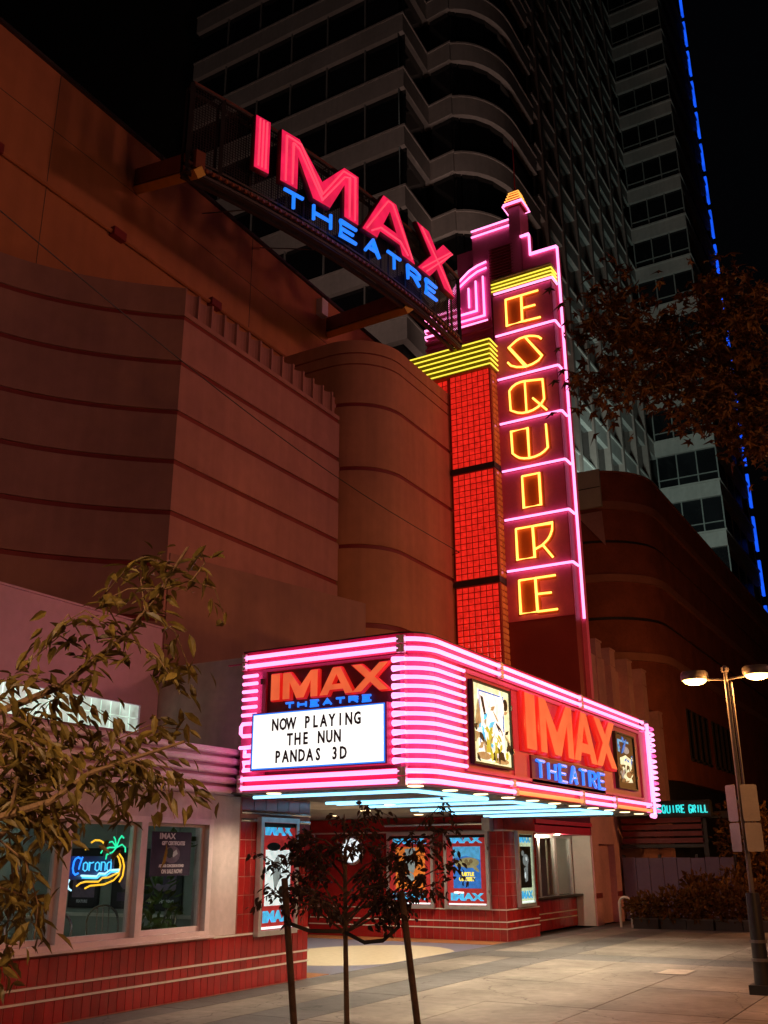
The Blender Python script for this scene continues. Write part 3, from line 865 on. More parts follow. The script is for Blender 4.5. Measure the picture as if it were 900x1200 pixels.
obj('letter_backing', MB().box(-6.34, -6.30, 15.9, 19.8, 3.0, 3.46), m_maroon, mq)
# reader board
rb = obj('reader_board', MB().box(-9.06, -6.745, 11.76, 11.97, 3.025, 3.86), m_magenta_dk, mq)
obj('board_face', MB().box(-9.015, -6.785, 11.745, 11.762, 3.06, 3.825), m_boardface, rb)
obj('board_edge', MB().box(-9.03, -6.77, 11.74, 11.755, 3.04, 3.058).box(-9.03, -6.77, 11.74, 11.755, 3.826, 3.842).box(-9.03, -9.016, 11.74, 11.755, 3.058, 3.826).box(-6.784, -6.77, 11.74, 11.755, 3.058, 3.826), m_bluelet, rb)
for k in range(1, 4):
    obj('letter_rail', MB().box(-9.01, -6.79, 11.738, 11.746, 3.06 + k * .21 - .006 + .03, 3.06 + k * .21 + .03), m_boardface, rb)
def board_row(s, x0, x1, z, h):
    n = len(s); st = (x1 - x0) / n
    for k, ch in enumerate(s):
        if ch == ' ': continue
        me = text_mesh(ch, h, m_boardletter, wide=.70, ext=.004, align='CENTER', bold=.007)
        inst('board_letter', me, rb, (x0 + st * (k + .5), 11.733, z))
board_row('NOW PLAYING', -8.68, -7.13, 3.585, .165)
board_row('THE NUN', -8.41, -7.46, 3.36, .165)
board_row('PANDAS 3D', -8.62, -7.36, 3.125, .165)
# street-side panel frame
obj('panel_frame', MB().box(-6.36, -6.30, 13.36, 22.6, 4.47, 4.53).box(-6.36, -6.30, 13.36, 22.6, 3.02, 3.07).box(-6.36, -6.302, 13.36, 13.42, 3.07, 4.47).box(-6.36, -6.302, 22.54, 22.6, 3.07, 4.47).box(-6.36, -6.32, 15.2, 15.26, 3.07, 4.47), m_magenta, mq)
# soffit: nested blue neon bays and downlights
for y0, y1 in ((12.45, 14.92), (15.9, 17.95), (19.3, 21.36)):
    neon([(-9.5, y0, 2.705), (-6.80, y0 + .03, 2.705), (-6.72, y0 + .1, 2.705), (-6.68, y1 - .05, 2.705), (-6.76, y1 - .03, 2.705), (-9.5, y1 - .10, 2.705)], .022, m_bluetube, sof)
    neon([(-9.5, y1 - .45, 2.705), (-7.0, y1 - .42, 2.705), (-6.78, y1 - .25, 2.705)], .022, m_bluetube, sof)
for x, y in [(-6.43, 11.98 + 1.05 * k) for k in range(11)] + [(-9.1, 11.98 + 4.0), (-7.23, 15.08), (-7.25, 18.2), (-8.7, 22.0), (-8.4, 18.2), (-7.0, 22.0), (-8.9, 12.15), (-11.2, 16.2), (-11.2, 18.6), (-11.2, 21.0), (-13.2, 17.0), (-13.2, 20.4), (-9.95, 23.4)]:  # those inside the recess are added to brighten the entrance
    d = obj('downlight', MB().lathe([(.11, 0), (.11, .012), (.085, .014), (.085, -.004)], (x, y, 2.722 if x > -9.7 else 2.776), 14), m_downlight, sof)
    ld = bpy.data.lights.new('downlight_lamp', 'SPOT'); ld.energy = 125 if x > -9.7 else 150; ld.color = (1.0, .80, .52); ld.spot_size = R(142); ld.spot_blend = .8; ld.shadow_soft_size = .07
    lo = bpy.data.objects.new('downlight_lamp', ld); lo.parent = sof; lo.location = Vector((x, y, 2.69)) - wloc(sof); COL.objects.link(lo)

# display cases on the street side of the marquee
art_bill = dict(back=i_pale, text=i_cyan, glass=False, shapes=[
    ('poster_print', i_white, [rect(.14, .84, .04, .93)]), ('frame_print', i_blue, [rect(.16, .84, .905, .925), rect(.16, .18, .15, .92), rect(.80, .83, .45, .9)]),
    ('figure_print', i_green, [[(.3, .14), (.36, .42), (.5, .42), (.48, .14)], [(.52, .14), (.54, .38), (.66, .36), (.68, .16)]]),
    ('rock_print', i_olive, [ellip(.25, .09, .18, .05), ellip(.72, .06, .2, .04), [(.05, .5), (.14, .8), (.2, .5), (.14, .3)]]),
    ('shade_print', i_black, [[(.66, .08), (.82, .06), (.70, .36), (.58, .36)], [(.46, .05), (.6, .06), (.58, .16), (.46, .15)], [(.2, .85), (.26, .84), (.34, .6), (.28, .62)], ellip(.88, .82, .06, .08)] + shards(3, 9, .05, .95, .05, .5, .10)), ('glint_print', i_white, shards(5, 12, .08, .8, .2, .9, .12)), ('moss_print', i_green, shards(8, 10, .3, .95, .1, .45, .09)), ('mud_print', i_olive, shards(9, 12, .03, .97, .03, .8, .08)), ('tint_print', i_cyan, shards(12, 7, .1, .5, .2, .8, .07))])
art_bill2 = dict(back=i_black, text=i_cyan, glass=False, shapes=[
    ('frame_print', i_sea, [rect(.12, .72, .86, .90), rect(.12, .20, .66, .88)]), ('figure_print', i_pale, [[(.2, .55), (.5, .62), (.84, .55), (.8, .42), (.5, .44), (.2, .42)], [(.3, .2), (.6, .36), (.8, .12), (.5, .1)]]),
    ('rock_print', i_grey, [ellip(.55, .72, .16, .07), [(.15, .28), (.4, .38), (.3, .1)]]), ('shade_print', i_brown, [ellip(.6, .25, .14, .06)] + shards(21, 8, .1, .9, .05, .4, .1)), ('glint_print', i_pale, shards(23, 9, .15, .9, .15, .6, .09)), ('tint_print', i_blue, shards(25, 8, .1, .9, .5, .95, .1))])
mc = 'lit display cases on the marquee'
case('display_case', 'tall backlit display case nearest the rounded corner on the marquee street side', (-6.34, 13.55, 3.14), PI / 2, 1.48, 1.26, .08, mc, art_bill, header=False, f=.035, fm=m_black)
case('display_case', 'darker backlit display case past the X at the far end of the marquee', (-6.34, 20.65, 3.18), PI / 2, 1.38, 1.17, .08, mc, art_bill2, header=False, f=.035, fm=m_black)

# ================================================================ vertical sign tower
st = thing('sign_tower', 'tall vertical neon sign tower with amber letters and red glass block column', 'neon sign', (-8.4, 20.8, 4.87))
def tneon(pts, r, mt, par=None, n=8, nm='neon_tube', label=None):
    return obj(nm, MB().tube(pts, r, n), mt, par or st, smooth=True, label=label)
obj('column_core', MB().box(-9.64, -8.52, 20.14, 21.2, 4.87, 13.40).box(-10.32, -9.72, 20.22, 21.2, 4.87, 13.40), m_blockgrid, st)
def block_face(x0, x1, y0, y1, z0, z1, n, face):
    m = MB(); pz = .1475; nz = round((z1 - z0) / pz); dz_ = (z1 - z0) / nz; g = .011
    for a in range(n):
        for b in range(nz):
            z = z0 + b * dz_
            if face == 'y':
                dx = (x1 - x0) / n; x = x0 + a * dx
                vs = [(x + g, y0, z + g), (x + dx - g, y0, z + g), (x + dx - g, y0, z + dz_ - g), (x + g, y0, z + dz_ - g)]
                c = .022
                vs += [(x + g + c, y0 - .018, z + g + c), (x + dx - g - c, y0 - .018, z + g + c), (x + dx - g - c, y0 - .018, z + dz_ - g - c), (x + g + c, y0 - .018, z + dz_ - g - c)]
            else:
                dy = (y1 - y0) / n; y = y0 + a * dy; c = .022
                vs = [(x0, y + g, z + g), (x0, y + dy - g, z + g), (x0, y + dy - g, z + dz_ - g), (x0, y + g, z + dz_ - g)]
                vs += [(x0 + .018, y + g + c, z + g + c), (x0 + .018, y + dy - g - c, z + g + c), (x0 + .018, y + dy - g - c, z + dz_ - g - c), (x0 + .018, y + g + c, z + dz_ - g - c)]
            m.add(vs, [(4, 5, 6, 7), (0, 1, 5, 4), (1, 2, 6, 5), (2, 3, 7, 6), (3, 0, 4, 7)])
    return m
for z0, z1 in ((4.9, 7.80), (7.98, 10.66), (10.82, 13.36)):
    obj('glass_block_panel', block_face(-9.63, -8.55, 20.13, 0, z0, z1, 7, 'y'), m_redblock, st, kind='stuff')
    obj('glass_block_panel', block_face(-8.51, 0, 20.18, 20.85, z0, z1, 4, 'x'), m_amberblock, st, kind='stuff')
    obj('glass_block_panel', block_face(-10.30, -9.74, 20.21, 0, z0, z1, 4, 'y'), m_redblock, st, kind='stuff')
for z in (7.80, 10.66):
    obj('dark_band', MB().box(-9.66, -8.495, 20.09, 20.9, z + .02, z + .16), m_dark, st)
# yellow cornice
co = obj('cornice', MB().box(-11.0, -8.50, 20.06, 20.80, 13.36, 14.13), m_yelpaint, st)
for k in range(6):
    z = 13.40 + k * .138
    obj('cornice_ledge', MB().box(-11.02, -8.46, 20.02, 20.82, z - .035, z - .015), m_yelpaint, co)
    tneon([(-10.9, 20.015, z + .02), (-8.46, 20.015, z + .02), (-8.445, 20.03, z + .02), (-8.445, 20.78, z + .02)], .017, m_yeltube, co)
# blade
obj('blade_body', MB().box(-8.55, -6.90, 20.52, 21.12, 4.87, 15.58), m_blade_dk, st)
outline = [(-8.52, 4.87), (-6.80, 4.87), (-6.80, 16.80), (-7.53, 16.80), (-7.53, 17.44), (-7.80, 17.44), (-7.80, 15.0), (-8.52, 15.0)]
obj('blade_plate', MB().plate_xz(outline, 20.92, 21.10), m_blade, st)
zd = [15.60, 14.36, 13.12, 11.90, 10.64, 9.39, 8.125, 6.90]
for a, b in zip(zd[:-1], zd[1:]):
    obj('letter_panel', MB().box(-8.50, -6.915, 20.49, 20.53, b + .03, a - .03), m_blade, st)
for z in zd[:-1]:
    tneon([(-8.44, 20.43, z), (-6.86, 20.43, z), (-6.84, 20.45, z), (-6.84, 20.80, z)], .029, m_pinktube)
obj('panel_edge', MB().box(-6.905, -6.88, 20.47, 20.50, 6.9, 15.5), m_magenta, st)
tneon([(-7.79, 20.88, 17.42), (-7.55, 20.88, 17.42), (-7.54, 20.88, 17.38), (-7.54, 20.88, 16.79), (-6.82, 20.88, 16.78), (-6.80, 20.88, 16.74), (-6.82, 20.88, 6.90)], .034, m_pinktube)
LET = [
 ('E', [[(-8.12, 15.34), (-7.69, 15.34), (-7.70, 14.58), (-8.12, 14.58), (-8.12, 15.34)], [(-7.69, 15.34), (-7.23, 15.34)], [(-7.69, 14.96), (-7.33, 14.95)], [(-7.70, 14.58), (-7.21, 14.56)]]),
 ('S', [[(-7.23, 13.95), (-7.30, 14.03), (-7.40, 14.08), (-7.53, 14.12), (-7.66, 14.13), (-7.79, 14.12), (-7.90, 14.08), (-8.10, 13.95), (-7.67, 13.30), (-7.80, 13.32), (-7.92, 13.35), (-8.07, 13.43), (-8.15, 13.54)], [(-7.66, 14.13), (-7.24, 13.48), (-7.34, 13.38), (-7.50, 13.32), (-7.67, 13.30)]]),
 ('Q', [[(-8.15, 12.74), (-8.07, 12.83), (-7.96, 12.89), (-7.84, 12.91), (-7.73, 12.91), (-7.27, 12.84), (-7.26, 12.31), (-7.33, 12.21), (-7.43, 12.13), (-7.56, 12.08), (-7.70, 12.06), (-7.85, 12.07), (-7.97, 12.11), (-8.14, 12.21), (-8.15, 12.74)], [(-7.73, 12.91), (-7.73, 12.06)], [(-7.55, 12.40), (-7.21, 12.00)]]),
 ('U', [[(-7.73, 10.85), (-7.73, 11.64), (-8.16, 11.64), (-8.15, 11.06), (-8.06, 10.97), (-7.98, 10.91), (-7.86, 10.87), (-7.73, 10.85), (-7.58, 10.86), (-7.45, 10.89), (-7.35, 10.94), (-7.25, 11.02), (-7.26, 11.64)]]),
 ('I', [[(-7.94, 10.42), (-7.51, 10.42), (-7.51, 9.62), (-7.94, 9.62), (-7.94, 10.42)]]),
 ('R', [[(-8.17, 9.13), (-7.75, 9.13), (-7.74, 8.37), (-8.17, 8.37), (-8.17, 9.13)], [(-7.74, 9.13), (-7.26, 9.13), (-7.28, 8.96), (-7.33, 8.84), (-7.40, 8.74), (-7.54, 8.63), (-7.74, 8.55)], [(-7.52, 8.62), (-7.30, 8.30)]]),
 ('E', [[(-8.16, 7.87), (-7.76, 7.87), (-7.75, 7.08), (-8.16, 7.08), (-8.16, 7.87)], [(-7.76, 7.87), (-7.27, 7.87)], [(-7.75, 7.49), (-7.39, 7.48)], [(-7.75, 7.08), (-7.27, 7.08)]]),
]
for ch, sts in LET:
    m = MB()
    for s in sts: m.tube([(x, 20.485, z) for x, z in s], .065, 6, flat=(1, .25, 1))
    lt = obj('neon_letter', m, m_channel, st, label='amber outlined neon letter ' + ch)
    first = sts[0]
    if first[0] == first[-1]:
        obj('letter_fill', MB().plate_xz(first[:-1], 20.474, 20.482), m_channel, lt)
    elif ch == 'U':
        obj('letter_fill', MB().plate_xz(first[:8], 20.474, 20.482), m_channel, lt)
    elif ch == 'S':
        obj('letter_fill', MB().plate_xz([(-7.66, 14.13), (-7.9, 14.08), (-8.1, 13.95), (-7.67, 13.3), (-7.34, 13.38), (-7.24, 13.48)], 20.474, 20.482), m_channel, lt)
    for s in sts:
        obj('neon_tube', MB().tube([(x, 20.425, z) for x, z in s], .025, 8), m_ambtube, lt, smooth=True)
# upper yellow cornice on the blade
uc = obj('cornice', MB().box(-8.54, -6.88, 20.50, 21.0, 15.66, 16.10), m_yelpaint, st)
for k in range(4):
    z = 15.72 + k * .105
    tneon([(-8.52, 20.47, z), (-6.87, 20.47, z), (-6.86, 20.48, z), (-6.86, 20.85, z)], .017, m_yeltube if k < 3 else m_offtube, uc)
# louvre stack, mast column, rear box
lv = obj('louvre_body', MB().box(-8.70, -8.06, 20.98, 21.6, 16.1, 17.42), m_tower, st)
for k in range(11):
    obj('louvre', MB().box(-8.73, -8.04, 20.92, 21.0, 16.42 + k * .09, 16.445 + k * .09), m_blade_dk, lv)
for k in range(4):
    obj('louvre', MB().box(-8.70, -7.4, 20.90, 20.97, 16.14 + k * .07, 16.16 + k * .07), m_yelpaint, lv)
obj('mast_column', MB().box(-8.10, -7.78, 20.92, 21.55, 15.5, 18.50), m_tower, st)
obj('rear_box', MB().box(-9.37, -8.10, 21.3, 22.4, 14.2, 18.36), m_tower, st)
for z in (18.36, 18.17):
    tneon([(-9.36, 21.24, z), (-8.2, 21.24, z)], .027, m_pinktube)
obj('side_step', MB().box(-9.94, -9.37, 21.5, 22.4, 14.2, 17.95), m_tower, st)
m_captube = mat('neon_lantern', (.9, .6, .3), .3, 0, emit=(1.0, .42, .07), estr=1.5)
m_cap = mat('lantern_red', (.45, .02, .03), .5, .05)
m_arch = mat('arch_magenta', (.85, .13, .40), .5, .06)
# arch panel beside the blade
arch = [(-10.2, 14.2)] + [(-10.18 + .0, 16.2)] + [(-10.10, 16.55), (-9.95, 16.82), (-9.7, 17.05), (-9.45, 17.2), (-9.2, 17.28), (-8.88, 17.30), (-8.88, 14.2)]
obj('arch_panel', MB().plate_xz(arch, 21.29, 21.9), m_arch, st)
for k in range(6):
    z = 14.98 + k * .2
    obj('arch_step', MB().box(-10.86, -9.98 if z > 15.4 else -8.86, 21.20, 21.288, z, z + .06).box(-10.86, -10.2, 21.289, 21.9, z, z + .16), m_arch, st)
obj('arch_base', MB().box(-10.84, -8.56, 21.22, 22.0, 14.14, 14.97), m_arch, st)
yA = 21.24
def an(pl, mt=m_pinktube, r=.028): tneon([(x, yA, z) for x, z in pl], r, mt)
an([(-9.07, 16.82), (-9.07, 15.60), (-10.0, 15.60)]); an([(-9.29, 16.74), (-9.29, 15.81), (-10.0, 15.81)]); an([(-9.51, 16.58), (-9.51, 15.97)])
an([(-10.0, 16.62), (-9.85, 16.83), (-9.66, 16.98), (-9.47, 17.12), (-9.22, 17.21), (-8.95, 17.25)])
an([(-10.16, 15.9), (-10.15, 16.2), (-10.08, 16.42), (-9.9, 16.62), (-9.67, 16.78), (-9.47, 16.91), (-9.23, 17.02), (-8.95, 17.06)])
for z in (16.0, 15.81, 15.61, 15.41):
    x1 = -9.75 if z > 15.5 else -8.96
    tneon([(-10.80, 21.6, z - .02), (-10.88, 21.3, z - .01), (-10.86, 21.2, z), (x1, 21.2, z)], .026, m_pinktube)
# lantern cap and aerial
cb = MB()
for k, (hw_, z0, z1) in enumerate(((.235, 18.46, 18.62), (.195, 18.62, 18.72), (.168, 18.72, 18.82), (.140, 18.82, 18.92), (.112, 18.92, 19.0), (.05, 19.0, 19.1))):
    cb.box(-7.94 - hw_, -7.94 + hw_, 21.1 - hw_, 21.1 + hw_, z0, z1)
cap = obj('lantern', cb, m_cap, st)
for hw_, z, mt in ((.285, 18.49, m_pinktube), (.262, 18.56, m_pinktube), (.228, 18.67, m_captube), (.198, 18.77, m_captube), (.170, 18.87, m_captube), (.142, 18.96, m_captube)):
    q = [(-hw_, -hw_), (hw_, -hw_), (hw_, hw_), (-hw_, hw_), (-hw_, -hw_)]
    tneon([(-7.94 + a, 21.1 + b, z) for a, b in q], .015, mt, cap, 6)
obj('aerial', MB().tube([(-7.94, 21.1, 18.9), (-7.93, 21.1, 20.85)], .022, 6, .010), m_cap, st)

m_retdark = mat('letter_return_dark', (.25, .015, .04), .5, .1)
# the tower was drawn a little small: set its final size and standing place in one go
st.location = (-9.005, 22.298, 5.091)
st.scale = (1.072, 1.072, 1.072)
# ================================================================ curved rooftop sign
def arc_x(y): return -9.45 - .0203 * (20.3 - y) ** 2
def arc_rot(y):
    return math.atan2(1.0, .0406 * (20.3 - y)) - 0  # direction of the tangent
rs = thing('rooftop_sign', 'curved rooftop mesh sign with large rose letters over small blue letters', 'sign', (-10.0, 16.0, 14.5))
ys = [11.6 + .2 * k for k in range(46)]
def arc_pts(d, z, y0=11.6, y1=20.7, n=30):
    out = []
    for k in range(n + 1):
        y = y0 + (y1 - y0) * k / n
        tx = .0406 * (20.3 - y); L = math.hypot(tx, 1)
        out.append((arc_x(y) + d / L, y - d * tx / L, z))
    return out
fr = MB()
for d in (-.12, -.34):
    for z in (14.52, 16.60):
        fr.tube(arc_pts(d, z), .045, 5)
    fr.tube(arc_pts(d, 14.80), .03, 5)
for k in range(14):
    y = 11.6 + .7 * k
    a = arc_pts(-.12, 14.52, y, y + .01, 1)[0]; b = arc_pts(-.34, 14.52, y, y + .01, 1)[0]
    wd = .06 if k in (0, 1, 13) else .022
    fr.tube([a, (a[0], a[1], 16.6)], wd, 4); fr.tube([b, (b[0], b[1], 16.6)], wd * .6, 4)
    fr.tube([a, b], .025, 4); fr.tube([(a[0], a[1], 16.6), (b[0], b[1], 16.6)], .025, 4)
obj('frame', fr, m_dark, rs)
rl = MB(); rl.tube(arc_pts(-.10, 14.66), .05, 5); rl.tube(arc_pts(-.10, 16.62), .035, 5)
obj('rail', rl, mat('rail_rust', (.13, .035, .02), .6, .2), rs)
ms = MB(); NU, NZ = 150, 32
bars = []
for k in range(NU + 1):
    y = 11.62 + 9.06 * k / NU
    a = arc_pts(-.16, 14.55, y, y + .01, 1)[0]
    bars.append(a)
for a in bars: ms.box(a[0] - .006, a[0] + .006, a[1] - .006, a[1] + .006, 14.55, 16.58)
for k in range(NZ):
    z = 14.56 + 2.02 * k / NZ
    ms.wall([(p[0], p[1]) for p in arc_pts(-.16, z)], .010, z, z + .012)
obj('mesh_screen', ms, m_dark, rs, kind='stuff')
tr = MB()
tr.wall([(p[0], p[1]) for p in arc_pts(-.10, 14.4)], .10, 14.44, 14.47).wall([(p[0], p[1]) for p in arc_pts(-.30, 14.4)], .08, 14.44, 14.47)
obj('catwalk', tr, m_dark, rs)
gl = MB()
for k in range(60):
    y = 11.8 + 8.7 * k / 60
    a = arc_pts(-.02, 14.56, y, y + .01, 1)[0]
    gl.box(a[0] - .02, a[0] + .02, a[1], a[1] + .06, 14.56, 14.62)
obj('clip_row', gl, mat('clip_rust', (.26, .09, .03), .5, .2), rs, kind='stuff')
def bend(me, y0, zoff, dd, tilt=.05):
    """wrap a flat letter (x along, face -y) round the arc"""
    for v in me.vertices:
        u, q, z = v.co
        y = y0 + u
        tx = .0406 * (20.3 - y); L = math.hypot(tx, 1)
        d = dd - q
        v.co = (arc_x(y) + d / L + 10.0, y - d * tx / L - 16.0, zoff + z + tilt * (y - 16) - 14.5)
    me.update()
def subdivided(loops, depth, bev=0.0):
    me = loops_mesh(loops, depth, bev)
    return me
for ch, u0, u1 in (('I', 12.90, 13.25), ('M', 13.55, 15.80), ('A', 15.95, 17.93), ('X', 18.08, 19.86)):
    w = u1 - u0; h = 1.30; s = {'I': w, 'M': .44, 'A': .44, 'X': .42}[ch]
    me = loops_mesh(letter_loops(ch, w, h, s), .10, .02)
    me.materials.clear(); me.materials.append(m_retdark); bend(me, u0, 15.30, .02)
    o = bpy.data.objects.new('sign_letter', me); o.parent = rs; COL.objects.link(o); o['label'] = 'large rose channel letter ' + ch
    mf = loops_mesh(letter_loops(ch, w, h, s), .01, 0)
    mf.materials.clear(); mf.materials.append(m_facerose); bend(mf, u0, 15.30, .145)
    k = bpy.data.objects.new('letter_face', mf); k.parent = o; COL.objects.link(k)
    # pale neon runs showing through the face
    m = MB()
    lp = {'I': [[(.5 * w, .06), (.5 * w, h - .06)], [(.25 * w, .06), (.25 * w, h - .06)], [(.75 * w, .06), (.75 * w, h - .06)]],
          'M': [[(.12, .05), (.12, h - .1), (.5, h - .12), (w / 2, .22), (w - .5, h - .12), (w - .12, h - .1), (w - .12, .05)], [(.30, .05), (.30, h - .2), (.46, h - .26), (w / 2, .07), (w - .46, h - .26), (w - .30, h - .2), (w - .30, .05)]],
          'A': [[(.12, .06), (w / 2 - .09, h - .08), (w / 2 + .09, h - .08), (w - .12, .06)], [(.3, .08), (.62, .32), (w - .62, .32), (w - .3, .08)]],
          'X': [[(.16, .05), (w - .16, h - .05)], [(.36, .05), (w - .36 + .3, h - .05)], [(.16, h - .05), (w - .16, .05)]]}[ch]
    for l in lp:
        pts = []
        for (x, z) in l:
            y = u0 + x; tx = .0406 * (20.3 - y); L = math.hypot(tx, 1); d = .170
            pts.append((arc_x(y) + d / L, y - d * tx / L, 15.30 + z + .05 * (y - 16)))
        m.tube(pts, .022, 5)
    obj('neon_tube', m, mat('neon_rose_pale', (.9, .4, .45), .3, 0, emit=(.88, .055, .11), estr=1.0), o)
step = (19.02 - 13.5) / 7
def arc_fn(u, z):
    tx = .0406 * (20.3 - u); L = math.hypot(tx, 1); d = .16
    return (arc_x(u) + d / L, u - d * tx / L, z + .045 * (u - 14))
blue_word(rs, 'THEATRE', 13.5, 19.05, 14.66, .36, arc_fn, .042, m_bluelet)
bmr = MB()
obj('support_beam', MB().prism([(-13.7, 20.15), (-9.9, 17.75), (-9.9, 18.05), (-13.7, 20.55)], 0, .01), m_dark, rs) if False else None
for a, b in (((-13.66, 20.6, 16.25), (-9.75, 18.2, 14.62)), ((-13.66, 12.85, 16.05), (-10.85, 11.75, 14.6))):
    A, B = Vector(a), Vector(b); d = (B - A).normalized(); sd = Vector((d.y, -d.x, 0)).normalized() * .10
    m = MB()
    vs = []
    for p in (A, B):
        for sx, dz_ in ((-1, -.12), (1, -.12), (1, .30), (-1, .30)):
            vs.append(p + sd * sx + Vector((0, 0, dz_)))
    m.add(vs, [(0, 1, 2, 3), (7, 6, 5, 4)] + [(i, i + 4, (i + 1) % 4 + 4, (i + 1) % 4) for i in range(4)])
    obj('support_beam', m, mat('beam_rust', (.22, .07, .04), .6, .15), rs)
    fl = MB().tube([A + Vector((0, 0, -.20)), B + Vector((0, 0, -.20))], .13, 4)
    obj('beam_flange', fl, mat('beam_ochre', (.75, .46, .05), .5, .1), rs)
for a, b in (((-13.68, 15.0, 16.6), (-10.5, 13.4, 14.5)), ((-13.68, 17.3, 17.0), (-10.0, 15.4, 14.5))):
    obj('stay_wire', MB().tube([a, b], .015, 5), m_lampgray, rs)

# ================================================================ overhead cable
tag(obj('cable', MB().tube([(-9.0, 5.0, 9.55)] + [(-9.5 + .0 * k, 6.6 + 13.5 * k / 12, 9.70 - 1.02 * k / 12 - .35 * math.sin(PI * k / 12)) for k in range(13)] + [(-9.72, 20.15, 8.66)], .009, 5), m_black, smooth=True),
    'thin dark cable sagging across the curved stucco walls to the red glass column', 'cable')

# ================================================================ office tower far behind
ot = thing('office_tower', 'dark office high-rise with pale wavy floor bands and a blue light line', 'office tower', (-28, 60, 0))
arcp = []
ctrl = [(-19.85, 43.4), (-18.7, 44.3), (-18.0, 45.9), (-17.75, 47.4), (-17.7, 50.2)]
C0 = (-22.2, 48.4)
arcp = [(-21.75, 43.6), (-20.1, 43.45)] + [(-20.9 + 3.2 * math.sin(t) + .0, 47.9 - 4.45 * math.cos(t)) for t in [R(14 + 76 * k / 9) for k in range(10)]] + [(-17.7, 51.4)]
left_path = [(-38.2, 40.0), (-21.55, 40.0), (-21.75, 43.6)]
latt = [(-17.7, 51.2), (-17.7, 75.9)]
right_path = [(-17.7, 75.9), (-12.85, 75.9), (-12.85, 90.0)]
wave = left_path + arcp[1:]
core_poly = [(p[0], p[1]) for p in wave] + [(-17.7, 75.9), (-12.85, 75.9), (-12.85, 90), (-38.2, 90)]
def inset(path, d):
    out = []
    for i in range(len(path)):
        a = Vector(path[max(i - 1, 0)]); b = Vector(path[i]); c = Vector(path[min(i + 1, len(path) - 1)])
        d1 = (b - a) if i else (c - b); d2 = (c - b) if i < len(path) - 1 else (b - a)
        d1 = d1.normalized(); d2 = d2.normalized()
        n1 = Vector((-d1.y, d1.x)); n2 = Vector((-d2.y, d2.x)); mn = (n1 + n2).normalized()
        out.append(b + mn * (d / max(.4, mn.dot(n1))))
    return [(p.x, p.y) for p in out]
obj('core', MB().prism(inset(wave, .55) + [(-18.25, 76.5), (-13.4, 76.5), (-13.4, 89.5), (-38.0, 89.5)], 0, 104), m_black, ot)
FH = 4.2
for k in range(-6, 10):
    zt = 50.2 + FH * k
    if zt > 24:
        obj('spandrel', MB().wall(wave, .45, zt - 1.42, zt), m_spandrel, ot, smooth=True)
        obj('spandrel_lip', MB().wall(inset(wave, -.06), .2, zt - .1, zt + .02), m_spandrel, ot)
for k in range(-8, 10):
    zt = 51.25 + FH * k
    if zt > 15:
        obj('spandrel', MB().wall(latt + right_path[1:], .45, zt - 1.35, zt), m_spandrel, ot)
        obj('spandrel_lip', MB().wall(inset(latt + right_path[1:], -.10), .25, zt - .12, zt + .03), m_spandrel, ot)
unit = mesh_from('window', MB().box(0, 1, .05, .12, 0, 1), m_officeglass)
def bays(path, phase, zlo, zhi, cuts, bh):
    """one window object per bay and floor, set back behind the bands"""
    for (x0, y0), (x1, y1) in cuts:
        L = math.hypot(x1 - x0, y1 - y0); a = math.atan2(y1 - y0, x1 - x0)
        nx, ny = -math.sin(a), math.cos(a)
        k = math.ceil((zlo - phase) / FH)
        while phase + FH * k < zhi:
            z = phase + FH * k
            inst('window', unit, ot, (x0 + nx * .25 + math.cos(a) * .04, y0 + ny * .25 + math.sin(a) * .04, z), (0, 0, a), (L - .08, 1, FH - bh))
            k += 1
cl = [((-38.2 + 2.775 * i, 40.0), (-38.2 + 2.775 * (i + 1), 40.0)) for i in range(6)] + [((-21.55, 40), (-21.75, 43.6)), ((-21.75, 43.6), (-20.1, 43.45))]
ap = arcp[1:]
cl += [(ap[i], ap[i + 2]) for i in range(0, len(ap) - 2, 2)]
bays(None, 50.2, 29, 64, cl, 1.42)
ycol = [51.3, 52.6, 55.8, 59.1, 62.5, 65.9, 69.8, 73.2, 75.8]
bays(None, 51.25, 22, 86, [((-17.7, ycol[i]), (-17.7, ycol[i + 1])) for i in range(len(ycol) - 1)], 1.35)
bays(None, 51.25, 17, 86, [((-17.7 + 1.6 * i, 75.9), (-17.7 + 1.6 * (i + 1), 75.9)) for i in range(3)], 1.35)
ml = MB()
for x in (-35.4, -32.6, -29.9, -27.1, -24.3): ml.box(x - .04, x + .04, 40.15, 40.25, 29, 66)
obj('mullion_set', ml, m_mullion, ot, kind='stuff')
for y in ycol[1:-1]:
    obj('column', MB().box(-18.1, -17.56, y - .20, y + .20, 10, 100), m_officecol, ot)
for k in range(-8, 9):
    z = 51.25 + FH * k
    m = MB()
    for i in (0, 1, 2, 3):
        x = -17.62 + 1.58 * i
        m.box(x - .05, x + .05, 76.02, 76.12, z, z + FH - 1.35)
    m.box(-17.7, -12.9, 76.025, 76.11, z + .70, z + .78)
    obj('window_frame', m, m_mullion, ot, kind='stuff')
    m = MB()
    for i in range(5): m.box(-12.98, -12.92, 76.6 + 3.2 * i, 76.7 + 3.2 * i, z, z + FH - 1.35)
    obj('window_frame', m, m_mullion, ot, kind='stuff')
for k in range(-8, 11):
    z = 51.4 + FH * k
    obj('light_strip', MB().box(-12.9, -12.66, 90.0, 90.35, z - 2.4, z + .9), m_led, ot)
obj('corner_fin', MB().box(-13.6, -12.86, 90.01, 90.6, 0, 104), m_black, ot)
tag(obj('dark_high_rise', MB().box(-75, -40.5, 46, 90, 0, 120), mat('night_facade', (.03, .022, .02), .8, .3, .2)), 'almost black high-rise behind the orange wall at upper left', 'building')

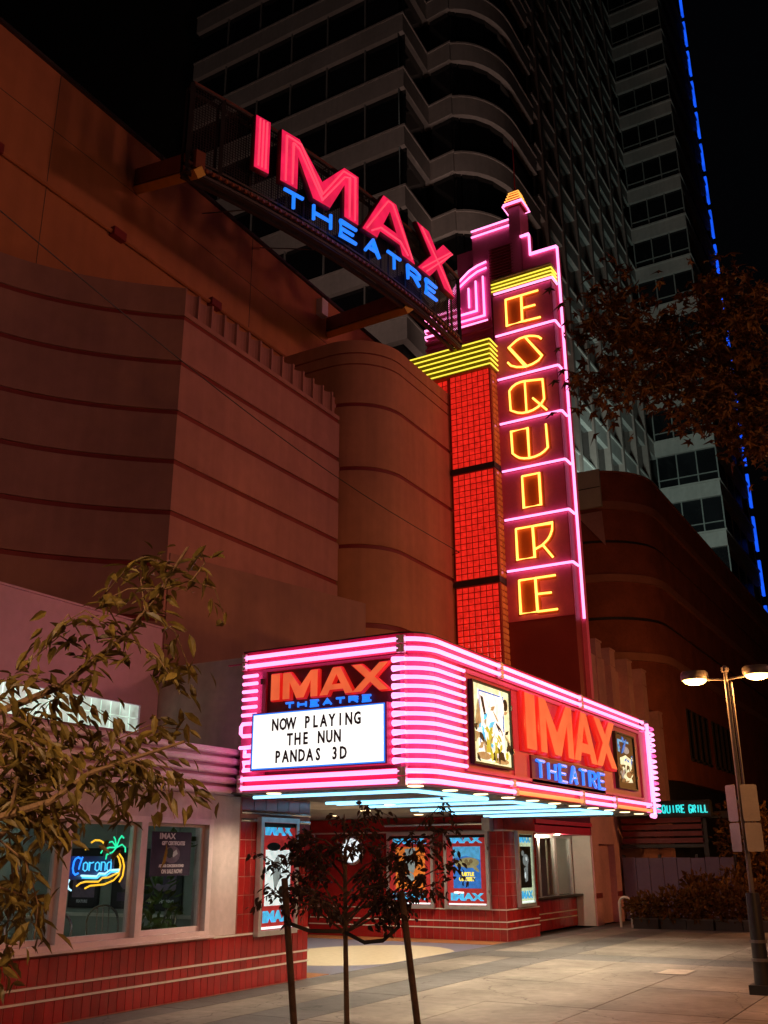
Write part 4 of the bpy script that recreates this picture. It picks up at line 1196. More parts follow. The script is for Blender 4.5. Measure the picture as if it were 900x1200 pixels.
# ================================================================ curved brick building next door
bk = thing('brick_building', 'dim red brick building with a rounded corner and pale ledges beyond the pilasters', 'building', (-12, 45, 0))
def bk_path(d=0):
    p = [(-19, 37.0 - d), (-12.3, 37.0 - d)]
    for k in range(1, 13):
        t = PI / 2 * k / 12
        p.append((-12.3 + (2.8 + d) * math.sin(t), 39.8 - (2.8 + d) * math.cos(t)))
    p.append((-9.5 + d, 90))
    return p
lv_ = [(17.0, 15.70), (15.36, 14.05), (13.93, 12.58), (12.26, 10.85), (10.72, 9.40), (9.08, 4.6)]
for zt, zb in lv_:
    obj('wall', MB().prism(bk_path() + [(-19, 90)], zb, zt), m_brick, bk, smooth=True)
for zt, zb, d in ((15.70, 15.36, .12), (12.58, 12.26, .12), (9.40, 9.08, .12)):
    obj('ledge', MB().prism(bk_path(d) + [(-19, 90)], zb + .002, zt - .002), m_brickledge, bk, smooth=True)
for zt, zb in ((14.05, 13.93), (10.85, 10.72)):
    obj('groove', MB().prism(bk_path(-.06) + [(-19, 90)], zb, zt), m_dark, bk, smooth=True)
obj('roof_coping', MB().prism(bk_path(.05) + [(-19, 90)], 17.0, 17.08), m_brickledge, bk)
pb = obj('light_patch_panel', MB().box(-14.2, -10.95, 36.84, 36.98, 15.37, 17.0), m_white, bk)  # white panel stands in for light falling on the top tier
obj('light_patch_panel', MB().plate_xz([(-12.1, 15.2), (-11.0, 15.2), (-10.95, 13.7)], 36.96, 36.985), m_pilaster, bk)  # pale triangle painted where a patch of light falls
obj('panel_seam', MB().box(-14.2, -10.96, 36.825, 36.842, 16.2, 16.23), m_dark, pb)
for k in range(9):
    y = 41.4 + k * 1.0 + (k // 4) * .6
    w = obj('window', MB().box(-9.56, -9.47, y, y + .55, 5.6, 7.55), m_officeglass, bk)
    obj('frame', MB().box(-9.5, -9.44, y - .05, y, 5.55, 7.6).box(-9.5, -9.44, y + .55, y + .6, 5.55, 7.6).box(-9.5, -9.44, y, y + .55, 7.55, 7.6).box(-9.5, -9.40, y, y + .55, 5.5, 5.6), m_dark, w)
obj('ground_storey', MB().prism(bk_path(-.3) + [(-19, 90)], 0, 4.6), m_dark, bk)
# ================================================================ restaurant front beyond the theatre
rf = thing('restaurant_canopy', 'dark slatted canopy over the restaurant entrance past the white pier', 'canopy', (-8.4, 33, 0))
obj('roof_slab', MB().box(-9.85, -6.4, 32.2, 36.5, 2.95, 3.15), m_dark, rf)
for k in range(4):
    obj('slat', MB().box(-9.75, -7.2, 32.0, 32.06, 2.24 + k * .2, 2.38 + k * .2), m_blade_dk, rf)
obj('post', MB().box(-7.25, -7.10, 32.0, 32.15, 0, 2.95), m_dark, rf)
obj('beam', MB().box(-9.8, -7.1, 31.98, 32.1, 2.1, 2.2), m_dark, rf)
gs = thing('restaurant_sign', 'black sign board with teal neon lettering past the far end of the marquee', 'neon sign', (-7.6, 31.0, 2.96))
obj('board', MB().box(-8.75, -6.72, 31.04, 31.3, 2.96, 3.44), m_black, gs)
blue_word(gs, 'ESQUIRE', -8.45, -7.45, 3.09, .21, lambda u, z: (u, 31.0, z), .020, m_tealtube, 'neon_letter')
blue_word(gs, 'GRILL', -7.36, -6.78, 3.08, .21, lambda u, z: (u, 31.0, z), .020, m_tealtube, 'neon_letter')
obj('bracket', MB().box(-8.6, -8.55, 31.3, 32.2, 3.0, 3.1).box(-6.9, -6.85, 31.3, 32.2, 3.0, 3.1), m_dark, gs)
fe = thing('patio_fence', 'violet grey boarded patio fence behind the planters', 'fence', (-8.3, 31.6, 0))
for k in range(8):
    obj('board', MB().box(-9.68 + k * .42, -9.28 + k * .42, 31.58, 31.64, .04, 1.82 - .01 * (k % 3)), m_fence, fe)
for k in range(4):
    obj('post', MB().box(-9.70 + k * 1.12, -9.62 + k * 1.12, 31.64, 31.74, 0, 1.9), m_dark, fe)
obj('rail', MB().box(-9.68, -6.3, 31.64, 31.68, 1.5, 1.6).box(-9.68, -6.3, 31.64, 31.68, .3, .4), m_dark, fe)
# bike rack hoop
tag(obj('bike_rack', MB().tube([(-8.95, 28.6, 0), (-8.95, 28.6, .62)] + [(-8.95 + .16 * (1 - math.cos(t)), 28.6, .62 + .16 * math.sin(t)) for t in [PI * k / 8 for k in range(9)]] + [(-8.63, 28.6, 0)], .035, 8), m_strip, smooth=True, origin=(-8.8, 28.6, 0)),
    'small pale hoop bike rack on the pavement beside the planters', 'bike rack')
# utility cover
uc_ = thing('utility_cover', 'pale rectangular utility cover set in the pavement near the street lamp', 'utility cover', (-4.72, 17.95, 0))
obj('frame', MB().box(-5.00, -4.48, 17.55, 18.35, -.02, .006), m_pole, uc_)
obj('lid', MB().box(-4.965, -4.515, 17.585, 18.315, -.01, .010), mat('cover_stone', (.42, .36, .32), .7, .2, 4, .2, 80), uc_)

# ================================================================ street lamps
def lamp(loc, label, energy, col=(1.0, .38, .09), spot=False):
    t = thing('street_lamp', label, 'street lamp', loc, 0, 'twin headed street lamps along the pavement')
    x, y, _ = loc
    obj('foot', MB().box(x - .17, x + .17, y - .17, y + .17, .0, .12), m_black, t)
    obj('base_sleeve', MB().lathe([(.12, .12), (.105, .5), (.095, 1.3), (.09, 1.32)], (x, y, 0), 14), m_black, t, smooth=True)
    obj('band', MB().lathe([(.125, .42), (.125, .46)], (x, y, 0), 14).lathe([(.118, .66), (.118, .70)], (x, y, 0), 14), m_pole, t)
    obj('pole', MB().tube([(x, y, 1.3), (x, y, 4.52)], .036, 12, .030), m_pole, t, smooth=True)
    obj('conduit', MB().tube([(x + .075, y - .02, 2.1), (x + .075, y - .02, 4.35)], .018, 6), m_pole, t, smooth=True)
    obj('pole_cap', MB().lathe([(.06, 4.52), (.06, 4.58), (.02, 4.62)], (x, y, 0), 10), m_pole, t)
    for s in (-1, 1):
        hx = x + s * .47
        obj('arm', MB().tube([(x, y, 4.40), (hx - s * .1, y, 4.44)], .018, 6), m_pole, t, smooth=True)
        hd = obj('lamp_head', MB().lathe([(.205, 4.43), (.215, 4.45), (.215, 4.53), (.19, 4.56), (.05, 4.575)], (hx, y, 0), 20), m_lampgray, t, smooth=True)
        obj('lens', MB().lathe([(.03, 4.362), (.11, 4.37), (.155, 4.39), (.19, 4.431)], (hx, y, 0), 18), m_sodium, hd, smooth=True)
        ld = bpy.data.lights.new('lamp_light', 'SPOT' if spot else 'POINT'); ld.energy = energy; ld.color = col
        if spot: ld.spot_size = R(166); ld.spot_blend = .35
        ld.shadow_soft_size = .06
        lo = bpy.data.objects.new('lamp_light', ld); lo.parent = t; lo.location = Vector((hx, y, 4.29)) - Vector(loc); COL.objects.link(lo)
    return t
lamp((-2.95, 15.72, 0), 'lit twin headed street lamp with two sign plates on its pole', 190)
lamp((-.9, -1.2, 0), 'lit twin headed street lamp on the near pavement behind the leafy tree', 580, (1.0, .62, .38), True)
lamp((-1.2, 30.5, 0), 'lit twin headed street lamp farther along the pavement to the right', 330)
lamp((4.5, 6.5, 0), 'lit twin headed street lamp across the pavement on the right', 330)
for nm, (x0, dx), tilt, lab in (('street_sign', (-3.17, .22), -.70, 'pale sign plates facing away on the left side of the lamp pole'), ('street_sign', (-2.92, .24), .45, 'dull sign plates facing away on the right side of the lamp pole')):
    s = thing(nm, lab, 'street sign', (x0 + dx / 2, 15.60, 2.2), 0, 'sign plates on the lamp pole')
    for z0, z1 in ((2.30, 2.82), (1.88, 2.28)):
        m = MB(); n = 4; a = dx / 2; c = .03
        pl = []
        for (cx, cz, t0) in ((x0 + dx - c, z1 - c, 0), (x0 + c, z1 - c, 90), (x0 + c, z0 + c, 180), (x0 + dx - c, z0 + c, 270)):
            for k in range(4): pl.append((cx + c * math.cos(R(t0 + 30 * k)), cz + c * math.sin(R(t0 + 30 * k))))
        m.plate_xz(pl[::-1], 15.598, 15.602)
        obj('sign_plate', m, m_signback, s)
    obj('clamp', MB().box(x0 + .02, x0 + dx - .02, 15.602, 15.66, 2.56, 2.60).box(x0 + .02, x0 + dx - .02, 15.602, 15.66, 2.06, 2.10), m_pole, s)
    s.rotation_euler = (0, 0, tilt)

# added unseen lights that wash the office tower and theatre walls
def added_flood(loc, aim, col, energy, label, size=R(75)):
    t = thing('added_floodlight', label, 'added_floodlight', loc)
    x, y, z = loc
    obj('stand', MB().box(x - .3, x + .3, y - .3, y + .3, z - .12, z).tube([(x, y, z), (x, y, z + .5)], .04, 6), m_dark, t)
    d = (Vector(aim) - Vector(loc)).normalized()
    c = Vector(loc) + Vector((0, 0, .7))
    obj('housing', MB().tube([c - d * .25, c + d * .12], .16, 12, .26), m_dark, t)
    ld = bpy.data.lights.new('added_flood_lamp', 'SPOT'); ld.energy = energy; ld.color = col; ld.spot_size = size; ld.spot_blend = 1.0; ld.shadow_soft_size = .9
    lo = bpy.data.objects.new('added_flood_lamp', ld); lo.parent = t; lo.location = Vector((0, 0, .7)) + d * .3
    lo.rotation_euler = d.to_track_quat('-Z', 'Y').to_euler(); COL.objects.link(lo)
added_flood((-14.0, 52, 17.2), (-15.5, 76, 34), (.72, 1.0, .88), 5000, 'added unseen roof light with a green tinted beam on the brick building', R(110))
added_flood((-20.0, 24, 17.3), (-26, 40, 46), (1.0, .64, .52), 2200, 'added unseen light on the theatre roof aimed at the office tower', R(100))
added_flood((-15.5, 41, 17.2), (-17.7, 60, 55), (1.0, .66, .54), 2100, 'added unseen roof light near the rounded brick corner', R(90))
added_flood((14.0, 22.0, 10.0), (-11.0, 16.5, 10.0), (1.0, .37, .28), 3300, 'added unseen warm light across the street aimed at the theatre drum', R(80))
added_flood((17.0, 2.0, 11.0), (-12.0, 13.0, 10.0), (1.0, .46, .42), 1150, 'added unseen warm light across the street aimed at the curved wall', R(95))

# ================================================================ foliage
def leaf_mesh(name, L, W, material, star=False):
    m = MB()
    if not star:
        vs = [(0, 0, 0), (L * .3, W * .42, .10 * W), (L * .65, W * .36, .02 * W), (L, 0, -.16 * L), (L * .65, -W * .36, .02 * W), (L * .3, -W * .42, .10 * W), (L * .3, 0, -.08 * W), (L * .65, 0, -.08 * L)]
        fs = [(0, 6, 1), (1, 6, 7, 2), (2, 7, 3), (0, 5, 6), (5, 4, 7, 6), (4, 3, 7)]
    else:
        vs = [(0, 0, 0)]; fs = []
        pts = []
        for k, (a, r) in enumerate(((-150, .35), (-115, .75), (-85, .35), (-58, .95), (-30, .42), (0, 1.15), (30, .42), (58, .95), (85, .35), (115, .75), (150, .35))):
            pts.append((L * .25 + L * .62 * r * math.cos(R(a)), L * .62 * r * math.sin(R(a)), -.12 * L * r * r))
        vs = [(L * .25, 0, .02)] + pts + [(-L * .25, 0, 0)]
        fs = [(0, i, i + 1) for i in range(1, len(pts))]
    m.add(vs, fs)
    return m
def xform(m, loc, rot, s):
    M_ = Matrix.Translation(loc) @ rot.to_matrix().to_4x4() @ Matrix.Scale(s, 4)
    return [tuple(M_ @ Vector(p)) for p in m.v], m.f
from mathutils import Quaternion, Euler
def leaf_spots(twigs, rng, step, spread, droop):
    """places along twigs where leaves sit: (point, rotation)"""
    out = []
    for tw in twigs:
        for i in range(len(tw) - 1):
            a, b = Vector(tw[i]), Vector(tw[i + 1]); L = (b - a).length
            n = max(1, int(L / step))
            for k in range(n):
                p = a.lerp(b, (k + rng.random()) / n)
                d = (b - a).normalized()
                for sgn in (-1, 1):
                    side = d.cross(Vector((0, 0, 1)))
                    if side.length < .1: side = Vector((1, 0, 0))
                    side.normalize()
                    dirv = d * rng.uniform(.2, .9) + side * sgn * rng.uniform(.3, 1.1) + Vector((rng.gauss(0, .35), rng.gauss(0, .35), rng.gauss(-droop, .35)))
                    dirv.normalize()
                    q = dirv.to_track_quat('X', 'Z') @ Quaternion((1, 0, 0), rng.gauss(0, .7))
                    off = Vector((rng.gauss(0, spread), rng.gauss(0, spread), rng.gauss(0, spread)))
                    out.append((p + off, q))
    return out
LTW= [[[-2.762, 2.455, 2.39], [-2.587, 2.438, 2.478], [-2.435, 2.421, 2.533]], [[-2.531, 2.517, 2.562], [-2.477, 2.558, 2.658], [-2.432, 2.599, 2.742]], [[-2.377, 2.54, 2.721], [-2.316, 2.523, 2.787], [-2.245, 2.512, 2.852]], [[-2.377, 2.54, 2.721], [-2.311, 2.612, 2.76], [-2.27, 2.694, 2.741], [-2.285, 2.768, 2.662]], [[-2.449, 2.529, 2.649], [-2.416, 2.656, 2.591], [-2.435, 2.785, 2.456]], [[-2.531, 2.517, 2.562], [-2.35, 2.506, 2.464], [-2.227, 2.465, 2.359]], [[-2.531, 2.517, 2.562], [-2.467, 2.337, 2.656], [-2.27, 2.25, 2.711]], [[-2.449, 2.529, 2.649], [-2.544, 2.592, 2.789], [-2.555, 2.707, 2.921]], [[-2.637, 2.485, 2.491], [-2.684, 2.361, 2.551], [-2.759, 2.291, 2.441]], [[-2.637, 2.485, 2.491], [-2.638, 2.349, 2.619], [-2.714, 2.286, 2.465]], [[-2.762, 2.455, 2.39], [-3.023, 2.515, 2.47], [-3.279, 2.609, 2.474]], [[-2.531, 2.517, 2.562], [-2.646, 2.431, 2.653], [-2.732, 2.416, 2.614]], [[-2.33, 2.538, 2.793], [-2.502, 2.585, 2.864], [-2.68, 2.659, 2.859]], [[-2.377, 2.54, 2.721], [-2.501, 2.488, 2.726], [-2.601, 2.467, 2.687]], [[-2.956, 2.361, 2.348], [-2.9, 2.474, 2.296], [-2.81, 2.596, 2.273], [-2.754, 2.724, 2.188]], [[-2.807, 2.259, 2.208], [-2.669, 2.365, 2.153], [-2.563, 2.468, 2.057]], [[-2.762, 2.455, 2.39], [-2.724, 2.591, 2.328], [-2.685, 2.735, 2.248]], [[-2.827, 2.293, 2.099], [-2.904, 2.538, 2.15], [-2.944, 2.764, 2.3]], [[-2.567, 2.449, 2.084], [-2.512, 2.569, 2.132], [-2.451, 2.721, 2.112], [-2.435, 2.872, 2.031]], [[-2.567, 2.449, 2.084], [-2.592, 2.56, 2.195], [-2.564, 2.716, 2.269], [-2.554, 2.892, 2.271]], [[-2.697, 2.413, 1.989], [-2.88, 2.482, 2.115], [-3.066, 2.545, 2.253]], [[-2.446, 2.501, 2.124], [-2.336, 2.555, 2.066], [-2.304, 2.595, 1.93]], [[-2.567, 2.449, 2.084], [-2.665, 2.673, 2.044], [-2.833, 2.878, 1.951]], [[-2.856, 2.341, 1.941], [-2.898, 2.473, 2.027], [-2.931, 2.606, 2.126]], [[-2.802, 2.363, 1.962], [-2.762, 2.487, 1.881], [-2.733, 2.578, 1.868]], [[-2.869, 2.364, 1.867], [-2.784, 2.409, 1.799], [-2.75, 2.452, 1.664], [-2.759, 2.458, 1.559]], [[-2.837, 2.366, 1.908], [-3.0, 2.547, 1.741], [-3.198, 2.715, 1.559], [-3.39, 2.893, 1.359]], [[-2.697, 2.413, 1.989], [-2.77, 2.55, 1.897], [-2.944, 2.62, 1.827]], [[-2.897, 2.41, 1.717], [-2.999, 2.612, 1.683], [-3.138, 2.832, 1.553]], [[-2.812, 2.268, 2.18], [-2.913, 2.489, 2.268], [-3.048, 2.674, 2.396]], [[-2.491, 2.464, 2.151], [-2.573, 2.677, 2.114], [-2.695, 2.883, 2.04]], [[-2.842, 2.318, 2.017], [-2.984, 2.599, 1.946], [-3.089, 2.855, 1.988]], [[-2.847, 2.214, 2.262], [-2.836, 2.358, 2.19], [-2.82, 2.507, 2.114]], [[-2.877, 2.264, 2.099], [-2.981, 2.502, 2.061], [-3.107, 2.743, 1.984]], [[-2.284, 2.582, 2.749], [-2.238, 2.592, 2.808], [-2.244, 2.57, 2.868]], [[-2.425, 2.608, 2.489], [-2.528, 2.771, 2.479], [-2.615, 2.944, 2.463]]]
RTW= [[[-0.842, 7.959, 5.691], [-1.095, 7.915, 5.821], [-1.477, 7.78, 5.989], [-1.871, 7.638, 6.161], [-2.11, 7.51, 6.514]], [[-1.433, 7.547, 5.864], [-1.601, 7.129, 5.907], [-1.773, 6.752, 5.843], [-1.841, 6.361, 5.96]], [[-0.891, 8.042, 5.42], [-1.171, 7.688, 5.38], [-1.487, 7.288, 5.403], [-1.816, 6.947, 5.264], [-1.993, 6.642, 5.25]], [[-1.551, 7.605, 5.56], [-1.788, 7.155, 5.5], [-1.928, 6.853, 5.214]], [[-0.78, 7.855, 6.03], [-1.043, 7.892, 6.211], [-1.306, 7.899, 6.468], [-1.217, 8.12, 6.693]], [[-1.078, 7.794, 5.76], [-1.201, 7.51, 5.98], [-1.356, 7.291, 5.995]], [[-0.941, 8.125, 5.15], [-1.185, 8.01, 5.24], [-1.407, 7.851, 5.469]], [[-1.196, 7.852, 5.456], [-1.378, 7.597, 5.199], [-1.436, 7.29, 5.239]], [[-0.979, 7.908, 5.624], [-1.085, 7.912, 5.335], [-1.017, 8.043, 4.98]], [[-0.805, 7.897, 5.894], [-0.877, 7.629, 6.024], [-0.885, 7.4, 6.146]], [[-0.743, 7.793, 6.233], [-0.843, 7.551, 6.175], [-0.945, 7.323, 6.083]], [[-1.078, 7.794, 5.76], [-1.006, 7.967, 5.497], [-1.12, 8.032, 5.233]], [[-1.788, 7.3, 5.968], [-1.941, 7.215, 6.011], [-2.12, 7.172, 5.919]], [[-1.29, 7.728, 5.626], [-1.571, 7.805, 5.86], [-1.88, 7.892, 6.029]], [[-0.978, 8.187, 4.947], [-1.09, 8.168, 5.121], [-1.218, 8.167, 5.229]], [[-1.433, 7.547, 5.864], [-1.697, 7.738, 5.905], [-2.016, 7.839, 6.085]], [[-1.178, 7.681, 5.896], [-1.097, 7.853, 6.292], [-1.134, 8.009, 6.561]], [[-0.867, 8.0, 5.556], [-1.097, 8.222, 5.714], [-1.418, 8.408, 5.836]], [[-1.869, 7.435, 5.528], [-2.121, 7.337, 5.671], [-2.232, 7.42, 5.574]], [[-1.657, 7.362, 6.001], [-1.718, 6.949, 5.968], [-1.741, 6.563, 5.925]]]
MTW= [[[-5.299, 8.47, 1.137], [-5.404, 8.293, 1.705], [-5.717, 8.167, 1.86], [-5.969, 8.171, 1.784]], [[-5.251, 8.388, 1.402], [-5.145, 8.413, 1.857], [-4.828, 8.685, 2.011], [-4.507, 8.972, 2.13]], [[-5.251, 8.388, 1.402], [-5.278, 8.317, 1.857], [-5.232, 8.316, 2.246], [-5.148, 8.414, 2.446]], [[-5.327, 8.25, 1.63], [-5.553, 7.997, 2.011], [-5.598, 7.91, 2.241]], [[-5.139, 8.328, 1.705], [-4.913, 8.501, 1.855], [-4.59, 8.761, 1.931]], [[-5.181, 8.21, 1.932], [-5.233, 7.946, 2.156], [-5.208, 7.76, 2.3]], [[-5.167, 8.249, 1.857], [-4.953, 8.409, 2.163], [-4.815, 8.584, 2.324]], [[-5.599, 7.999, 1.859], [-5.834, 7.994, 1.632], [-5.915, 8.046, 1.479]], [[-5.216, 8.221, 1.857], [-5.554, 8.013, 1.633], [-5.638, 7.935, 1.449]], [[-4.868, 8.422, 1.855], [-4.679, 8.409, 1.63], [-4.327, 8.337, 1.778]], [[-5.105, 8.348, 1.704], [-5.098, 8.653, 1.394], [-5.132, 8.874, 1.232]], [[-4.812, 8.329, 2.158], [-4.616, 8.648, 2.241], [-4.524, 8.921, 2.289]], [[-5.188, 8.174, 2.008], [-5.355, 7.847, 2.081], [-5.479, 7.621, 1.967]], [[-4.979, 8.295, 2.007], [-4.875, 8.597, 1.778], [-4.852, 8.886, 1.466]], [[-5.133, 8.144, 2.16], [-4.905, 8.17, 2.308], [-4.796, 8.144, 2.419]], [[-5.327, 8.25, 1.63], [-5.425, 8.114, 1.409], [-5.442, 8.006, 1.232]]]

# ---- the leafy tree at the left edge
rng = random.Random(11)
t1 = thing('street_tree', 'leafy street tree with slender olive leaves reaching in from the left edge', 'tree', (-3.85, 1.55, 0))
obj('trunk', MB().tube([(-3.85, 1.55, 0), (-3.8, 1.6, .8), (-3.72, 1.68, 1.5), (-3.6, 1.9, 2.1), (-3.6, 2.0, 3.0)], .10, 10, .05), m_bark, t1, smooth=True)
brs = [[(-3.62, 1.9, 2.05), (-3.23, 2.37, 2.25), (-2.84, 2.53, 2.41), (-2.60, 2.59, 2.58), (-2.45, 2.61, 2.75), (-2.34, 2.61, 2.89)],
       [(-3.72, 1.68, 1.55), (-3.02, 2.28, 1.87), (-2.86, 2.34, 1.94), (-2.70, 2.41, 1.99), (-2.57, 2.45, 2.08), (-2.45, 2.5, 2.12), (-2.27, 2.58, 2.18)],
       [(-3.3, 2.06, 1.74), (-2.93, 2.35, 1.83), (-2.84, 2.37, 1.91), (-2.78, 2.33, 2.07)], [(-3.70, 1.7, 1.6), (-3.2, 2.1, 1.7), (-2.95, 2.3, 1.72)]]
for b in brs:
    obj('branch', MB().tube(b, .018, 7, .005), m_barkpale, t1, smooth=True)
tg = MB()
for w in LTW: tg.tube(w, .0035, 5, .0015)
obj('twigs', tg, m_barkpale, t1)
sp = leaf_spots(LTW, rng, .034, .022, .45) + leaf_spots(LTW[14:], rng, .045, .05, .55) + leaf_spots([b[1:] for b in brs], rng, .06, .03, .4)
rng.shuffle(sp)
lm = leaf_mesh('leaf', .086, .032, m_leaf)
lme = mesh_from('leaf', leaf_mesh('leaf', .086, .032, m_leaf), m_leaf)
near = sorted(sp, key=lambda s: s[0].length)[:300]
ids = set(id(s) for s in near)
for p, q in near:
    o = inst('leaf', lme, t1, p, (0, 0, 0), [rng.uniform(.5, 1.15), rng.uniform(.5, 1.2), .8])
    o.rotation_euler = q.to_euler()
fo = MB()
for s in sp:
    if id(s) in ids: continue
    v, f = xform(lm, s[0], s[1], rng.uniform(.6, 1.15)); fo.add(v, f)
obj('foliage', fo, m_leafbig, t1, kind='stuff')

# ---- the staked young tree
t2 = thing('young_tree', 'thin dark young tree with small leaves held between two wooden stakes', 'tree', (-5.507, 8.818, 0))
obj('trunk', MB().tube([(-5.507, 8.818, 0), (-5.48, 8.75, .568), (-5.44, 8.66, 1.137), (-5.41, 8.6, 1.5), (-5.38, 8.55, 1.9)], .028, 8, .018), m_bark, t2, smooth=True)
br = MB(); MTW = []
tcurve = [Vector((-5.44, 8.66, 1.137)), Vector((-5.41, 8.6, 1.5)), Vector((-5.36, 8.5, 1.95))]
for k in range(15):
    f = k / 14
    p0 = tcurve[0].lerp(tcurve[1], min(1, f * 2)) if f < .5 else tcurve[1].lerp(tcurve[2], (f - .5) * 2)
    az = k * 2.4 + rng.uniform(-.3, .3); el = rng.uniform(.25, .75) + .5 * f
    L = rng.uniform(.7, 1.0) * (1 - .35 * f)
    d = Vector((math.cos(az) * math.cos(el), math.sin(az) * math.cos(el), math.sin(el) * .8))
    p1 = p0 + d * L * .5 + Vector((0, 0, .03)); p2 = p0 + d * L + Vector((0, 0, -.06))
    br.tube([p0, p1, p2], .012, 6, .004)
    for m_ in range(5):
        g = rng.uniform(.3, 1.0)
        a = p0.lerp(p2, g); az2 = az + rng.uniform(-1.5, 1.5)
        e = a + Vector((math.cos(az2), math.sin(az2), rng.uniform(-.5, .6))) * rng.uniform(.14, .30)
        mid = a.lerp(e, .5) + Vector((0, 0, .02))
        br.tube([a, mid, e], .005, 5, .002); MTW.append([a, mid, e])
for g0, e in ((.2, (-4.45, 9.0, 2.10)), (.0, (-4.30, 8.72, 1.78)), (.5, (-4.52, 8.95, 2.30)), (.1, (-6.02, 8.20, 1.80)), (.0, (-5.95, 8.10, 1.50)), (.0, (-4.80, 8.90, 1.45)), (.3, (-4.62, 8.85, 1.95)), (.2, (-5.75, 8.05, 2.05)), (.0, (-4.50, 8.85, 1.60))):
    p0 = tcurve[0].lerp(tcurve[1], g0); p2 = Vector(e); p1 = p0.lerp(p2, .5) + Vector((0, 0, .08))
    br.tube([p0, p1, p2], .012, 6, .004)
    for m_ in range(9):
        g = rng.uniform(.35, 1.0)
        a = p0.lerp(p1, g * 2) if g < .5 else p1.lerp(p2, g * 2 - 1)
        az2 = rng.uniform(0, 6.28)
        q = a + Vector((math.cos(az2), math.sin(az2), rng.uniform(-.9, .5))) * rng.uniform(.12, .26)
        mid = a.lerp(q, .5) + Vector((0, 0, .02))
        br.tube([a, mid, q], .005, 5, .002); MTW.append([a, mid, q])
obj('branches', br, m_bark, t2)
lm2 = leaf_mesh('leaf', .075, .04, m_leafdk)
fo = MB()
for s in leaf_spots(MTW, rng, .028, .028, .55):
    v, f = xform(lm2, s[0], s[1], rng.uniform(.55, 1.25)); fo.add(v, f)
obj('foliage', fo, m_leafdk, t2, kind='stuff')
for a, b, lab in (((-5.95, 8.62, -.02), (-5.72, 8.02, 1.63), 'wooden stake leaning on the left of the young tree'), ((-4.92, 9.22, -.02), (-4.79, 8.61, 1.51), 'wooden stake leaning on the right of the young tree')):
    tag(obj('tree_stake', MB().tube([a, b], .034, 10, .031), m_wood, smooth=True, origin=(a[0], a[1], 0)), lab, 'tree stake', 'stakes beside the young tree')
for pts, lab in (([(-5.76, 8.12, 1.25), (-5.6, 8.28, 1.17), (-5.44, 8.6, 1.15)], 'black rubber strap from the left stake to the young trunk'), ([(-5.43, 8.64, 1.14), (-5.2, 8.62, 1.06), (-5.02, 8.66, 1.08), (-4.84, 8.66, 1.21)], 'black rubber strap sagging to the right stake')):
    m = MB()
    m.tube(pts, .010, 6, flat=(1, 1, 1.8))
    tag(obj('strap', m, m_strap, smooth=True, origin=pts[0]), lab, 'strap', 'straps on the young tree')

# ---- the overhanging tree at the right edge
t3 = thing('overhanging_tree', 'russet star-leaved tree hanging in from the right edge before the office tower', 'tree', (1.6, 9.6, 0))
obj('trunk', MB().tube([(1.6, 9.6, 0), (1.55, 9.55, 2), (1.4, 9.4, 4.0), (1.2, 9.2, 5.6), (1.1, 9.2, 7.5)], .20, 12, .08), m_bark, t3, smooth=True)
for b in ([(1.3, 9.3, 4.6), (.4, 8.9, 5.0), (-.8, 8.0, 5.55), (-1.5, 7.7, 5.95)], [(1.35, 9.35, 4.3), (.4, 8.8, 4.7), (-.85, 8.05, 5.3), (-1.6, 7.3, 5.4)], [(1.2, 9.2, 5.4), (.2, 8.5, 5.9), (-.75, 7.85, 6.1)]):
    obj('limb', MB().tube(b, .05, 8, .012), m_bark, t3, smooth=True)
tg = MB()
for w in RTW: tg.tube(w, .012, 5, .004)
obj('twigs', tg, m_bark, t3)
lm3 = leaf_mesh('leaf', .14, .1, m_leafor, True)
fo = MB()
dense = [w for w in RTW]
for s in leaf_spots(dense, rng, .024, .13, .35) + leaf_spots([w[:3] for w in RTW], rng, .06, .16, .3) + leaf_spots([[(.3, 8.6, 5.0), (-.6, 8.1, 5.5), (-1.0, 8.0, 5.7)], [(.2, 8.6, 5.4), (-.6, 8.0, 6.0), (-.9, 7.9, 6.2)], [(.2, 8.7, 4.9), (-.6, 8.2, 5.2), (-1.0, 8.1, 5.3)], [(-.3, 8.3, 5.3), (-.9, 8.0, 5.6), (-1.2, 7.9, 5.7)], [(-.5, 8.2, 5.9), (-.9, 8.0, 6.0)]], rng, .018, .22, .3):
    v, f = xform(lm3, s[0], s[1], rng.uniform(.55, 1.1)); fo.add(v, f)
obj('foliage', fo, m_leafor, t3, kind='stuff')

# ---- planters with shrubs, and the dark tree behind them
def cloud(center, rad, n, lmesh, rng, smin=.6, smax=1.2):
    m = MB()
    for k in range(n):
        while True:
            v = Vector((rng.uniform(-1, 1), rng.uniform(-1, 1), rng.uniform(-1, 1)))
            if .25 < v.length < 1: break
        bump_ = 1 + .25 * math.sin(v.x * 5 + center[0] * 3) * math.sin(v.y * 4 + v.z * 6 + center[1])
        p = Vector((center[0] + v.x * rad[0] * bump_, center[1] + v.y * rad[1] * bump_, center[2] + v.z * rad[2] * bump_))
        d = (v + Vector((rng.gauss(0, .6), rng.gauss(0, .6), rng.gauss(0, .6)))).normalized()
        q = d.to_track_quat('X', 'Z') @ Quaternion((1, 0, 0), rng.uniform(0, 6))
        a, f = xform(lmesh, p, q, rng.uniform(smin, smax)); m.add(a, f)
    return m
lms = leaf_mesh('leaf', .17, .09, m_shrub)
pls = 'planters before the violet fence'
kinds = ('nearest the bike rack', 'second from the bike rack', 'in the middle of the row', 'just left of the lamp pole', 'partly behind the lamp pole')
